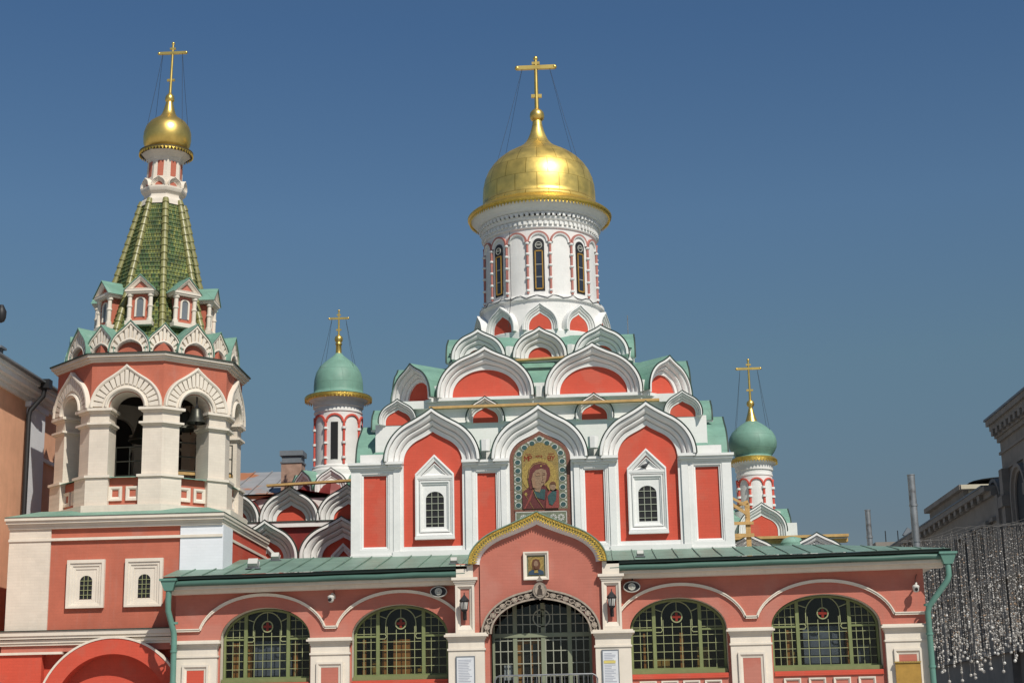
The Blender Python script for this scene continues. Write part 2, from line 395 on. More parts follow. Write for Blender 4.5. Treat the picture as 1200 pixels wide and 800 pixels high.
# keel-arch gable: white moulding (> red tympanum, > green roof running back)
PROF = [(0, 0.25), (0, -.46), (.05, -.47), (.15, -.47), (.155, -.33), (.19, -.33), (.195, -.38), (.26, -.38), (.36, -.35), (.44, -.30), (.47, -.27), (.475, -.16), (.505, -.16), (.51, -.235), (.60, -.23), (.68, -.19), (.73, -.15), (.735, -.06), (.76, -.06), (.765, -.11), (.90, -.09), (1.0, -.085), (1.0, 0.06)]
def gable(parent, M, wo, ho, wi, hi, zi=0.0, leg=0.0, depth=1.2, proj=1.0, tymp='red', wallm='trim', roof='green', drop=0.0, nm='gable_arch', roof_name='gable_roof', ogee_in=True):
    mb = MB()
    sh = dict(e=0.83, a1=R(60)) if ogee_in else dict(e=0.86, a1=R(66), tip=.08)
    o = resample(ogee(wo, ho, **sh), 64); i = resample(ogee(wi, hi, e=.84, a1=R(60)) if ogee_in else arch(wi, hi, 0, 64), 64)
    if leg: o = [(wo, -leg)] + o + [(-wo, -leg)]; i = [(wi, -leg)] + i + [(-wi, -leg)]
    i = shift(i, 0, zi)
    moulding(mb, o, i, [(s, y * proj) for s, y in PROF])
    if drop:                                        # plain base course below
        mb.box(-wo, wo, -.36 * proj, .2, -drop - leg, -leg)
    g = part(nm, mb, wallm, parent, M)
    if tymp:
        t = MB(); t.prism(i, -.02, .2); part('tympanum', t, tymp, g, M)
    if roof:
        r = MB(); lg = min(leg * .5, .05); a = ogee(wo + .02, ho + .012, lg, **sh); b = ogee(wo + .04, ho + .035, lg, **sh)
        f = -.48 * proj
        A = lambda q, y: [(x, y, z) for x, z in q]
        r.strip(A(a, f), A(b, f)); r.strip(A(b, f), A(b, depth), smooth=True); r.strip(A(a, depth), A(a, f), smooth=True)
        rf = part(roof_name, r, roof, g, M)
        e = MB(); c = ogee(wo + .043, ho + .038, lg, **sh)
        e.strip(A(a, f - .004), A(c, f - .004)); e.strip(A(c, f - .004), A(c, f + .05), smooth=True)
        part('drip_edge', e, 'drip', rf, M)
    return g

def pediment_frame(mb, w, z0, zs, zp, prof, iw, iz0, iz1):
    """pedimented window surround: outer pentagon to inner rectangle"""
    o = [(-w, z0), (w, z0), (w, zs), (0, zp), (-w, zs)]
    return o

def cross(parent, M, h, bar, r, zb, foot=True, wires=None, wirez=None, nm='cross'):
    mb = MB()
    mb.tube([(0, 0, 0), (0, 0, h)], [r * 1.15, r * .85], 8)
    mb.box(-bar, bar, -r * .9, r * .9, zb - r, zb + r)
    for s in (-1, 1): mb.ball((s * bar, 0, zb), r * 1.25)
    s_ = bar * .28
    mb.box(-s_, s_, -r * .8, r * .8, h * .27 - r * .8, h * .27 + r * .8)
    mb.box(-s_ * .75, s_ * .75, -r * .8, r * .8, zb + (h - zb) * .45 - r * .7, zb + (h - zb) * .45 + r * .7)
    mb.ball((0, 0, h), r * 1.3)
    c = part(nm, mb, 'goldleaf', parent, M)
    if wires:
        w = MB()
        for sx in (-1, 1):
            for sy in (-1, 1):
                p0 = Vector((sx * bar * .72, 0, zb)); p1 = Vector((sx * wires * .8, sy * wires * .55, wirez))
                w.tube([p0, p0.lerp(p1, .5) + Vector((0, 0, -.06)), p1], .0065, 4)
        part('stay_wire', w, 'iron', c, M)
    return c

# ------------------------------------------------------------------ ground
g = MB(); g.box(-900, 900, -900, 900, -.5, 0)
struct('ground', g, 'paving')
g = MB()
for k in range(6): g.box(-3.2 - .0 * k, 3.2, -3.2 + .3 * k - .02, -.02, .36 * k, .36 * k + .36)
struct('steps', g, 'paving')

# ================================================================== CHURCH
CC = Vector((0.0, 9.5, 0.0))
def pyramid(mb, h0, z0, h1, z1):
    a = [(CC.x + sx * h0, CC.y + sy * h0, z0) for sx, sy in ((-1, -1), (1, -1), (1, 1), (-1, 1))]
    c = [(CC.x + sx * h1, CC.y + sy * h1, z1) for sx, sy in ((-1, -1), (1, -1), (1, 1), (-1, 1))]
    mb.strip(a, c, True); mb.poly(c)
ch = thing('church', 'white church with red keel-arched gables rising in tiers to a big golden dome', 'church', CC)
def SIDE(a, half): return T(CC) @ RZ(a) @ T((0, -half, 0))
b = MB(); b.box(-5.7, 5.7, 3.5, 15.5, 0, 10.4)
b.box(-5.97, 5.97, 3.25, 15.5, 6.4, 7.197)
part('wall', b, 'white', ch)
b = MB(); b.box(-5.35, 5.35, 4.5, 14.5, 10.3, 11.55); b.box(-4.5, 4.5, 5.0, 14.0, 11.5, 12.2)
pyramid(b, 4.9, 11.545, 4.4, 11.7)
part('upper_wall', b, 'white', ch)
b = MB(); b.box(-4.62, 4.62, 4.78, 14.22, 12.1, 12.36)
b.prismz([(-3.35, 5.0), (3.35, 5.0), (4.5, 6.15), (4.5, 12.85), (3.35, 14.0), (-3.35, 14.0), (-4.5, 12.85), (-4.5, 6.15)], 12.36, 12.9)
b.prismz([(-2.9, 6.35), (2.9, 6.35), (3.15, 6.6), (3.15, 12.4), (2.9, 12.65), (-2.9, 12.65), (-3.15, 12.4), (-3.15, 6.6)], 13.9, 14.3)
part('tier_base', b, 'white', ch)
b = MB()
pyramid(b, 5.55, 10.39, 5.3, 10.6)
def chamfer(h, c, z): return [(CC.x + x, CC.y + y, z) for x, y in ((-h + c, -h), (h - c, -h), (h, -h + c), (h, h - c), (h - c, h), (-h + c, h), (-h, h - c), (-h, -h + c))]
b.strip(chamfer(4.3, 1.25, 12.9), chamfer(3.2, .5, 13.85), True); b.poly(chamfer(3.2, .5, 13.85))
pyramid(b, 3.1, 14.31, 2.1, 15.05)
part('tier_roof', b, 'green', ch)

def window_surround(parent, M):
    """pedimented white window casing, window centre at x=0, local z = world z"""
    mb = MB()
    o = [(-.61, 7.74), (.61, 7.74), (.61, 9.72), (0, 10.33), (-.61, 9.72)]
    i = [(-.50, 7.86), (.50, 7.86), (.50, 9.60), (0, 10.12), (-.50, 9.60)]
    moulding(mb, o, i, [(0, .05), (0, -.17), (.35, -.18), (.5, -.15), (1, -.12), (1, .05)], closed=True, smooth=False)
    tri = [(-.42, 9.66), (.42, 9.66), (0, 10.06)]; c = [(-.25, 9.73), (.25, 9.73), (0, 9.94)]
    moulding(mb, tri, c, [(0, .05), (0, -.11), (.3, -.11), (.5, -.08), (1, -.05), (1, .05)], closed=True, smooth=False)
    mb.box(-.57, .57, -.155, .05, 9.575, 9.65); mb.box(-.53, .53, -.14, .05, 9.53, 9.572)
    mb.box(-.62, .62, -.20, .05, 7.66, 7.737)
    oo = [(-.47, 7.88), (.47, 7.88), (.47, 9.50), (-.47, 9.50)]; ii = [(-.36, 8.00), (.36, 8.00), (.36, 9.34), (-.36, 9.34)]
    moulding(mb, oo, ii, [(0, .05), (0, -.14), (.3, -.14), (.42, -.105), (.7, -.095), (.75, -.06), (1, -.055), (1, .05)], closed=True, smooth=False)
    z0, zs, w = 8.05, 8.93, .285
    ap = shift(arch(w, .235, zs - z0, 14), 0, zs)
    pts = [(x, -.055, z) for x, z in ap]; n = len(ap)
    out = [((.37 if k < 2 else -.37) if k in (0, 1, n - 2, n - 1) else max(-.37, min(.37, ap[k][0] * 1.45)), -.055, z0 if k in (0, n - 1) else 9.35) for k in range(n)]
    mb.strip(pts, out); mb.box(-.37, .37, -.055, .05, 7.99, z0)
    mb.strip(pts, [(x, .08, z) for x, _, z in pts])
    mb.prism([(-.40, 9.50), (.40, 9.50), (.45, 9.66), (0, 10.06), (-.45, 9.66)], -.05, .02)
    for s_ in (-1, 1): mb.box(s_ * .485 - .03, s_ * .485 + .03, -.09, .02, 7.8, 9.6)
    f = part('window_surround', mb, 'trim', parent, M)
    p = MB(); p.prism(shift(arch(w + .02, .25, zs - z0, 14), 0, zs), -.03, .05); part('window_pane', p, 'dark', f, M)
    gr = MB()
    for x in (-.10, .10): gr.box(x - .009, x + .009, -.048, -.031, z0, zs + .20)
    for k in range(5): gr.box(-w, w, -.052, -.031, z0 + .10 + .21 * k, z0 + .118 + .21 * k)
    part('window_grille', gr, 'grille', f, M)
    return f

def pilaster_panel(parent, M, x0, x1, cx, rw, y=-.20, zt=9.70, z0=7.2):
    """flat white pilaster with a framed red panel"""
    mb = MB(); rw /= 2; ztop = 9.86
    o = [(x0, z0), (x1, z0), (x1, ztop), (x0, ztop)]
    i1 = [(cx - rw - .10, 7.36), (cx + rw + .10, 7.36), (cx + rw + .10, zt + .10), (cx - rw - .10, zt + .10)]
    i = [(cx - rw, 7.46), (cx + rw, 7.46), (cx + rw, zt), (cx - rw, zt)]
    moulding(mb, o, i1, [(0, .05), (0, y), (1, y), (1, y + .07)], closed=True, smooth=False)
    moulding(mb, i1, i, [(0, y + .07), (.0, y + .02), (.45, y + .02), (.55, y + .06), (1, y + .07), (1, .02)], closed=True, smooth=False)
    mb.box(x0 - .03, x1 + .03, y - .05, .05, 9.863, 9.93); mb.box(x0 - .06, x1 + .06, y - .11, .05, 9.933, 10.01); mb.box(x0 - .09, x1 + .09, y - .17, .05, 10.013, 10.09)
    p = part('pilaster', mb, 'trim', parent, M)
    r = MB(); r.box(cx - rw - .01, cx + rw + .01, y + .13, .05, 7.45, zt + .01); part('red_panel', r, 'red', p, M)

def zakomara(parent, M, mosaic=False):
    """big keel arch over a red field, springing at z=10.1"""
    Ms = M @ T((0, 0, 10.1))
    wi, hi = (.93, .98) if not mosaic else (.96, .90)
    gable(parent, Ms, 1.50, 1.66, wi, hi, depth=1.4, tymp=None, nm='wall_arch', roof_name='arch_roof')
    mb = MB()
    for s in (-1, 1):
        a, b_ = sorted((s * wi, s * 1.24)); c, d_ = sorted((s * wi, s * (wi + .10)))
        mb.box(a, b_, -.16, .05, 7.2, 10.06); mb.box(*sorted((s * (wi + .10), s * 1.235)), -.235, -.15, 7.2, 10.055)
        mb.box(*sorted((s * (wi + .02), s * 1.40)), -.36, .05, 9.935, 10.01); mb.box(*sorted((s * (wi + .0), s * 1.46)), -.44, .05, 10.013, 10.10)
    mb.box(-wi, wi, -.14, .05, 7.2, 7.44)
    mb.box(-1.26, 1.26, -.26, .05, 7.12, 7.30)
    f = part('arch_frame', mb, 'trim', parent, M)
    if not mosaic:
        q = MB(); q.prism([(wi + .02, 7.40), (wi + .02, 10.1)] + [(x, 10.1 + z) for x, z in resample(ogee(wi, hi, e=.84, a1=R(60)), 64)] + [(-wi - .02, 10.1), (-wi - .02, 7.40)], -.02, .2); part('red_field', q, 'red', f, M)

def spout(parent, M):
    mb = MB()
    n = 14
    for k in range(2): pass
    prof = [(.02, -.20), (.15, -.20), (.16, .16), (.02, .2)]
    loops = [[(r * (1 + .12 * (i % 2)) * math.cos(2 * PI * i / n), r * (1 + .12 * (i % 2)) * math.sin(2 * PI * i / n), z) for i in range(n)] for r, z in prof]
    mb.loft(loops, True)
    part('roof_spout', mb, 'trim', parent, M)

for a in (0, PI / 2, -PI / 2):
    F = SIDE(a, 6.0 if a == 0 else 5.55)
    for x in (-3.38, 0, 3.38):
        zakomara(ch, F @ T((x, 0, 0)), mosaic=(a == 0 and x == 0))
        if a != 0 or x != 0: window_surround(ch, F @ T((x * .985, 0, 0)))
    for s_ in (-1, 1):
        pilaster_panel(ch, F, *((4.62, 5.96) if s_ > 0 else (-5.96, -4.62)), s_ * 5.21, .72)
        pilaster_panel(ch, F, *((1.243, 2.137) if s_ > 0 else (-2.137, -1.243)), s_ * 1.69, .58)
        spout(ch, F @ T((s_ * 1.70, -.32, 10.55)))
    # first tier of small gables
    F1 = SIDE(a, 5.0 if a == 0 else 5.35)
    for x in (-4.6, -1.76, 1.76, 4.6):
        if a != 0 and x * a < -6: x *= .74                 # keep clear of the front corner gable
        gable(ch, F1 @ T((x, 0, 11.62)), .60, .70, .41, .40, leg=.10, depth=.9, proj=.6, nm='small_gable_arch')
    # second tier
    F2 = SIDE(a, 4.5)
    for x in (-1.76, 1.76):
        gable(ch, F2 @ T((x, -.05, 12.50)), 1.57, 1.56, 1.10, .86, zi=0.0, leg=.10, depth=1.9, drop=.1, ogee_in=False, nm='great_gable_arch')
    spout(ch, F2 @ T((0, -.25, 12.55))); spout(ch, F2 @ T((-3.35, -.2, 12.65))); spout(ch, F2 @ T((3.35, -.2, 12.65)))
    # third tier
    F3 = SIDE(a, 3.2 if a == 0 else 2.8)
    for x in (-2.07, 0, 2.07):
        gable(ch, F3 @ T((x, 0, 14.02)), .90, .98, .40, .36, leg=.04, depth=1.2, proj=.9, ogee_in=False, nm='upper_gable_arch')
    for x in (-1.04, 1.04): spout(ch, F3 @ T((x, -.1, 14.25)))
for a in (PI / 4, -PI / 4):
    gable(ch, T(CC) @ RZ(a) @ T((0, -5.62, 12.50)), 1.0, 1.20, .60, .62, leg=.12, depth=2.2, drop=.1, ogee_in=False, nm='corner_gable_arch')
for a in (3 * PI / 4, -3 * PI / 4):
    gable(ch, T(CC) @ RZ(a) @ T((0, -5.62, 12.50)), 1.0, 1.20, .60, .62, leg=.12, depth=2.2, drop=.1, ogee_in=False, nm='corner_gable_arch')

# ---- drum
RD = 2.03
d = MB()
d.lathe([(2.34, 14.6), (2.34, 15.22), (2.24, 15.27), (2.20, 15.3), (2.16, 16.05), (2.16, 16.28), (2.19, 16.34), (2.25, 16.37), (2.25, 16.47), (2.17, 16.52), (2.08, 16.56), (RD, 16.58), (RD - .02, 18.98), (RD + .03, 19.0), (RD + .05, 19.04), (RD + .03, 19.08), (RD + .02, 19.28), (RD + .09, 19.31), (RD + .11, 19.36), (RD + .11, 19.40), (RD + .13, 19.56), (RD + .22, 19.60), (RD + .26, 19.68), (RD + .38, 19.78), (RD + .48, 19.90)], 64, (CC.x, CC.y))
drum = part('drum', d, 'white', ch)
d = MB()
for k in range(72):                                 # dentils under the cornice
    for (r, z0, z1, w, off) in ((RD + .13, 19.42, 19.54, .055, 0), (RD + .05, 19.12, 19.24, .05, .5)):
        d.M = T(CC) @ RZ(2 * PI * (k + off) / 72) @ T((0, -r, 0)); d.box(-w, w, -.055, .05, z0, z1)
part('dentil_frieze', d, 'trim', drum)
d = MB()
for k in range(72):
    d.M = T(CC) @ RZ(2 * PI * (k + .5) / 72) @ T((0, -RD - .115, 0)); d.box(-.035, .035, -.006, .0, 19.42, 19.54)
part('frieze_painted_shade', d, 'carvedark', drum)  # dark slips between the dentils, shade put in as colour
# arcade: 16 arches on slender red colonnettes
def bend(x, z, r, a0): 
    a = a0 + x / r
    return (CC.x + r * math.sin(a), CC.y - r * math.cos(a), z)
aw = PI * RD / 16
for k in range(16):
    ar = MB(); co = MB(); kn = MB(); cl = MB()
    a0 = 2 * PI * k / 16
    for (w0, w1, r0_, r1_, tgt) in ((aw * .98, aw * .82, RD + .06, RD + .05, co), (aw * .82, aw * .68, RD + .05, RD + .03, ar)):
        o = [bend(x, 18.52 + z, r0_, a0) for x, z in arch(w0, w0 * .92, .02, 14)]
        i = [bend(x, 18.52 + z, r1_, a0) for x, z in arch(w1, w1 * .92, .02, 14)]
        i2 = [bend(x, 18.52 + z, RD - .03, a0) for x, z in arch(w1, w1 * .92, .02, 14)]
        o2 = [bend(x, 18.52 + z, RD - .03, a0) for x, z in arch(w0, w0 * .92, .02, 14)]
        tgt.loft([o2, o, i, i2], smooth=False)
    a1 = a0 + PI / 16
    c = (CC.x + (RD + .03) * math.sin(a1), CC.y - (RD + .03) * math.cos(a1))
    cl.tube([(c[0], c[1], 16.62), (c[0], c[1], 18.52)], .043, 8)
    for z in (16.72, 17.17, 17.62, 18.05, 18.44):
        kn.lathe([(.01, z - .045), (.06, z - .04), (.078, z - .01), (.078, z + .02), (.06, z + .04), (.01, z + .045)], 8, c)
    part('arcade_arch', ar, 'trim', drum); part('arcade_hood', co, 'rosetrim', drum)
    part('colonnette', cl, 'rosetrim', drum); part('colonnette_ring', kn, 'trim', drum)
# drum windows
for k in range(8):
    a0 = 2 * PI * k / 8
    Mw = T(CC) @ RZ(a0) @ T((0, -RD, 0))
    w = MB(); w.prism(shift(arch(.195, .195, 1.72, 14), 0, 18.42), -.012, .1)
    wd = part('drum_window', w, 'iron', ch, Mw)
    f = MB(); f.pbar([(-.125, 16.78), (.125, 16.78), (.125, 18.15), (-.125, 18.15)], .04, (-.035, .05), True)
    part('window_frame', f, 'plank' if False else 'ochre', wd, Mw)
    p = MB(); p.box(-.105, .105, -.018, .05, 16.8, 18.13); part('window_pane', p, 'panedark', wd, Mw)
    r = MB(); r.pbar([(.115 * math.cos(t * PI / 8), 18.36 + .115 * math.sin(t * PI / 8)) for t in range(16)], .022, (-.03, .05), True)
    r.box(-.10, .10, -.03, .05, 18.345, 18.362); r.box(-.10, .10, -.03, .05, 18.385, 18.40)
    for z in (17.2, 17.65): r.box(-.105, .105, -.026, .05, z, z + .018)
    part('roundel', r, 'moswhite', wd, Mw)
for k in range(10):
    Mk = T(CC) @ RZ(2 * PI * k / 10) @ T((0, -2.225, 15.36))
    gable(ch, Mk, .62, .84, .39, .50, leg=.12, depth=.06, proj=.40, roof=None, nm='drum_gable_arch')
b = MB()
# dome
d = MB()
d.lathe([(2.48, 19.90), (2.56, 19.88), (2.62, 19.92), (2.63, 19.98), (2.56, 20.05), (2.40, 20.15), (2.25, 20.24), (2.12, 20.30)], 96, (CC.x, CC.y))
for k in range(120):                                 # pierced gold fringe on the rim
    d.M = T(CC) @ RZ(2 * PI * k / 120) @ T((0, -2.55, 0)); d.prism([(-.06, 19.91), (.06, 19.91), (0, 19.78)], -.012, .012)
part('dome_rim', d, 'goldtrim', ch)
d = MB()
prof = [(2.10, 20.28), (2.13, 20.34), (2.10, 20.40), (2.06, 20.42), (2.065, 20.6), (2.06, 20.85), (2.04, 21.15), (1.98, 21.43), (1.86, 21.72), (1.70, 21.96), (1.50, 22.18), (1.25, 22.38), (1.0, 22.53), (.77, 22.66), (.57, 22.80), (.44, 22.94), (.36, 23.08), (.28, 23.27), (.22, 23.47), (.18, 23.66), (.165, 23.82)]
d.lathe(prof, 64, (CC.x, CC.y), True, False)
dome = part('dome', d, 'domegold', ch)
d = MB(); d.lathe([(.01, 23.73), (.16, 23.77), (.25, 23.86), (.27, 23.99), (.25, 24.11), (.17, 24.21), (.09, 24.26), (.05, 24.33)], 24, (CC.x, CC.y), True, False)
part('orb', d, 'goldleaf', dome)
cross(dome, T((CC.x, CC.y, 24.22)), 2.06, .70, .072, 1.70, wires=1.9, wirez=-2.6)
# lightning cable looping round the drum foot
d = MB()
pts = []
for k in range(30):
    a = -1.2 + 2.4 * k / 29; r = 2.22; z = 16.5 - .12 * math.sin(k * .9) ** 2
    pts.append((CC.x + r * math.sin(a) * 1.02, CC.y - r * 1.02 * math.cos(a), z + (.02 if k % 2 else 0)))
d.tube(pts, .012, 4)
d.tube([(CC.x - 1.02, CC.y - 1.84, 18.95), (CC.x - 1.0, CC.y - 2.0, 16.6), (CC.x - 1.1, CC.y - 2.2, 15.4)], .012, 4)
part('cable', d, 'iron', ch)

# ---- mosaic in the central arch
mo = thing('icon_panel', 'large gold mosaic of a veiled woman holding a child in the central arch', 'mosaic', (0, 3.5, 8.1))
Y0 = 3.45
FIG = {'cheek', 'brow_shadow', 'robe', 'tunic', 'neck', 'face_shade', 'veil', 'face', 'robe_fold', 'child_halo', 'child_robe', 'child_sleeve', 'child_face', 'child_hair', 'halo'}
def fz(p): return [(max(-.572, min(.572, x * 1.2)), 8.53 + (z - 8.53) * 1.17) for x, z in p]
def flat(name, pts, dy, m, parent, th=.012):
    if name in FIG: pts = fz(pts)
    q = MB(); q.prism(pts, Y0 - dy - th, Y0 - dy); return part(name, q, m, parent)
def ell(cx, cz, rx, rz, n=22): return [(cx + rx * math.cos(2 * PI * k / n), cz + rz * math.sin(2 * PI * k / n)) for k in range(n)]
flat('border', shift(ogee(.955, .90, 2.65), 0, 10.1), 0, 'mosbrown', mo, .03)
flat('border_band', shift(ogee(.83, .76, 1.66), 0, 10.1), .032, 'mosgreen', mo)
flat('gold_ground', shift(arch(.575, .52, 1.53), 0, 10.09), .046, 'gold_flat', mo)
rb = MB(); rt = MB()
def roundel(x, z, dx, dz):
    rb.prism(ell(x, z, .108, .098, 16), Y0 - .056, Y0 - .046); rt.prism(ell(x + dx * .018, z + dz * .018, .082, .074, 14), Y0 - .064, Y0 - .056)
path = resample(shift(ogee(.70, .63, 1.45), 0, 10.1), 18)
for k in range(19):
    x, z = path[k]; roundel(x, z, 0, 0)
    if k < 18:
        x2, z2 = path[k + 1]; mx_, mz_ = (x + x2) / 2, (z + z2) / 2
        l = math.hypot(mx_, max(mz_ - 9.8, .01)) ; ox = .09 * (1 if mx_ > 0 else -1)
        rb.prism(ell(mx_ + (ox if abs(mx_) > .5 else 0), mz_ + (0 if abs(mx_) > .5 else .09), .035, .035, 8), Y0 - .058, Y0 - .046)
bd = part('border_roundel', rb, 'moswhite', mo); part('roundel_centre', rt, 'teal', bd)
flat('lower_band', [(-.80, 8.05), (.80, 8.05), (.80, 8.44), (-.80, 8.44)], .046, 'mosgreen', mo)
q = MB()
q.pbar([(-.79, 8.06), (.79, 8.06), (.79, 8.43), (-.79, 8.43)], .03, (Y0 - .066, Y0 - .058), True)
for x in (-.55, 0.02, .38, .62, -.2):
    for t in range(8):
        a = t * PI / 4; q.prism(ell(x + .075 * math.cos(a), 8.245 + .075 * math.sin(a), .038, .038, 8), Y0 - .068, Y0 - .058)
part('flower', q, 'moswhite', mo)
flat('separator', [(-.83, 8.44), (.83, 8.44), (.83, 8.52), (-.83, 8.52)], .046, 'mosbrown', mo)
flat('halo', ell(-.03, 9.42, .46, .46, 30), .060, 'halo', mo)
flat('robe', [(-.57, 8.53), (.10, 8.53), (.22, 8.75), (.20, 9.05), (.12, 9.15), (-.27, 9.15), (-.36, 9.06), (-.50, 8.98), (-.57, 8.88)], .075, 'maroon', mo)
flat('tunic', [(-.15, 8.84), (.10, 8.76), (.13, 9.04), (-.17, 9.06)], .090, 'teal', mo)
flat('neck', [(-.15, 9.0), (-.02, 8.96), (.03, 9.12), (-.17, 9.2)], .100, 'skin', mo)
flat('cheek', [(.10, 9.14), (.15, 9.28), (.165, 9.42), (.12, 9.38), (.09, 9.25)], .116, 'skindark', mo)
flat('brow_shadow', [(-.11, 9.40), (.0, 9.41), (.02, 9.45), (-.05, 9.47), (-.12, 9.45)], .116, 'skindark', mo)
flat('face_shade', [(-.20, 9.10), (-.10, 9.06), (-.14, 9.25), (-.17, 9.45), (-.23, 9.32)], .118, 'skindark', mo)
flat('veil', [(-.28, 9.05), (-.33, 9.35), (-.30, 9.58), (-.18, 9.74), (0, 9.79), (.16, 9.74), (.25, 9.60), (.27, 9.42), (.22, 9.3), (-.02, 9.08)], .090, 'maroon', mo)
flat('face', [(-.20, 9.08), (-.04, 9.05), (.08, 9.17), (.155, 9.30), (.175, 9.45), (.15, 9.55), (.05, 9.60), (-.10, 9.57), (-.19, 9.47), (-.23, 9.3)], .105, 'skin', mo)
q = MB()
for x, z, rx, rz in ((-.045, 9.42, .045, .016), (.10, 9.43, .036, .016), (.06, 9.23, .042, .012), (.065, 9.30, .014, .018)): q.prism(fz(ell(x, z, rx, rz, 10)), Y0 - .124, Y0 - .118)
q.pbar(fz([(-.10, 9.465), (-.04, 9.485), (.01, 9.46)]), .016, (Y0 - .123, Y0 - .118)); q.pbar(fz([(.065, 9.465), (.10, 9.48), (.14, 9.46)]), .016, (Y0 - .123, Y0 - .118)); q.pbar(fz([(.045, 9.44), (.075, 9.31)]), .012, (Y0 - .122, Y0 - .118))
part('facial_feature', q, 'skinshadow', mo)
flat('robe_fold', [(-.44, 8.53), (-.405, 8.53), (-.26, 8.78), (-.19, 9.0), (-.215, 9.02), (-.31, 8.80)], .090, 'rose', mo)
q = MB(); q.pbar(fz([(-.46, 8.98), (-.30, 8.74), (-.20, 8.53)]), .009, (Y0 - .096, Y0 - .087)); q.pbar(fz([(-.20, 9.04), (-.10, 8.80), (.06, 8.55)]), .011, (Y0 - .11, Y0 - .1)); q.pbar(fz([(-.31, 9.35), (-.28, 9.58), (-.17, 9.71), (0, 9.755), (.15, 9.71)]), .014, (Y0 - .106, Y0 - .1))
q.prism(fz([(-.38, 8.86), (-.34, 8.92), (-.38, 8.98), (-.42, 8.92)]), Y0 - .098, Y0 - .087); q.prism(fz(ell(.03, 9.67, .025, .025, 8)), Y0 - .107, Y0 - .1)
part('gold_thread', q, 'halo', mo)
flat('child_halo', ell(.33, 9.14, .165, .165, 20), .105, 'halo', mo)
flat('child_robe', [(.12, 8.53), (.56, 8.53), (.55, 8.82), (.50, 9.0), (.38, 9.06), (.26, 9.03), (.18, 8.93), (.14, 8.75)], .105, 'rose', mo)
flat('child_sleeve', [(.18, 8.85), (.30, 8.98), (.42, 8.98), (.40, 8.75), (.30, 8.6), (.22, 8.64)], .120, 'teal', mo)
flat('child_face', ell(.325, 9.11, .082, .105, 16), .120, 'skin', mo)
flat('child_hair', [(.245, 9.13), (.25, 9.20), (.29, 9.235), (.36, 9.235), (.40, 9.20), (.405, 9.13), (.37, 9.17), (.28, 9.17)], .134, 'hair', mo)
q = MB()
def glyphs(mb, strokes, x, z, s, w, d):
    for st in strokes: mb.pbar([(x + a * s, z + b * s) for a, b in st], w, d)
gM = [[(0, 0), (0, 1), (.35, .4), (.7, 1), (.7, 0)]]
gP = [[(0, 0), (0, 1), (.45, 1), (.55, .8), (.45, .55), (0, .55)]]
gTh = [[(.3 + .3 * math.cos(t * PI / 5), .5 + .5 * math.sin(t * PI / 5)) for t in range(11)], [(.0, .5), (.6, .5)]]
gY = [[(0, 1), (.28, .45)], [(.6, 1), (.1, 0)]]
D = (Y0 - .066, Y0 - .057)
glyphs(q, gM, -.48, 10.04, .16, .022, D); glyphs(q, gP, -.34, 10.04, .16, .022, D); glyphs(q, gTh, .25, 10.04, .16, .022, D); glyphs(q, gY, .37, 10.04, .16, .022, D)
q.bar((-.45, 10.25), (-.27, 10.25), .016, D); q.bar((.27, 10.25), (.45, 10.25), .016, D)
part('lettering', q, 'stainred', mo)
q = MB(); glyphs(q, gM, -.12, 10.14, .07, .010, D); glyphs(q, gP, -.04, 10.14, .07, .010, D); glyphs(q, gTh, .03, 10.14, .07, .01, D); part('small_lettering', q, 'stainred', mo)

# ================================================================== GALLERY
ga = thing('arcaded_gallery', 'long low pink gallery with arched green windows and a gabled porch below the white church', 'gallery', (0, 0, 0))
def EZ(x): return 0.0105 * x            # the eave rises a little to the right
GX0, GX1 = -10.57, 10.95
WT = 6.0
wins = [(-9.24, -6.63), (-5.42, -2.64), (2.57, 5.32), (6.58, 9.66)]
SP = 4.53
w = MB()
def wall_hole(mb, x0, x1, zs, rise, zbot, ztop, y, dep, pad0, pad1):
    """front face of a wall bay between pad0..pad1 with an arched hole"""
    cx, hw = (x0 + x1) / 2, (x1 - x0) / 2
    A = [(cx + px, zs + pz) for px, pz in arch(hw, rise, 0, 28)]
    mb.strip([(px, y, pz) for px, pz in A], [(px, y, ztop) for px, _ in A])
    mb.add([(pad0, y, zbot), (x0, y, zbot), (x0, y, ztop), (pad0, y, ztop)], [(0, 1, 2, 3)])
    mb.add([(x1, y, zbot), (pad1, y, zbot), (pad1, y, ztop), (x1, y, ztop)], [(0, 1, 2, 3)])
    full = [(x1, zbot)] + A + [(x0, zbot)]
    mb.strip([(px, y, pz) for px, pz in full], [(px, y + dep, pz) for px, pz in full])
pads = [-10.57, -6.03, -2.0, 2.0, 5.95, 10.95]
bays = [(wins[0], pads[0], pads[1]), (wins[1], pads[1], pads[2]), (wins[2], pads[3], pads[4]), (wins[3], pads[4], pads[5])]
for (x0, x1), p0, p1 in bays:
    wall_hole(w, x0, x1, SP, .88, 3.28, WT + .05, 0, .06, p0, p1)
    w.box(p0, p1, 0, .45, 0, 3.277)
w.add([(GX0, 0, 0), (GX0, 3.4, 0), (GX0, 3.4, WT + .05), (GX0, 0, WT + .05)], [(0, 1, 2, 3)])
w.add([(GX1, 0, 0), (GX1, 3.4, 0), (GX1, 3.4, WT + .05), (GX1, 0, WT + .05)], [(0, 1, 2, 3)])
part('wall', w, 'pink', ga)
for (x0, x1), p0, p1 in bays:
    w = MB(); cx, hw = (x0 + x1) / 2, (x1 - x0) / 2
    full = [(x1, 3.28)] + [(cx + px, SP + pz) for px, pz in arch(hw, .88, 0, 28)] + [(x0, 3.28)]
    w.strip([(px, .055, pz) for px, pz in full], [(px, .62, pz) for px, pz in full]); part('window_reveal', w, 'creamtrim', ga)
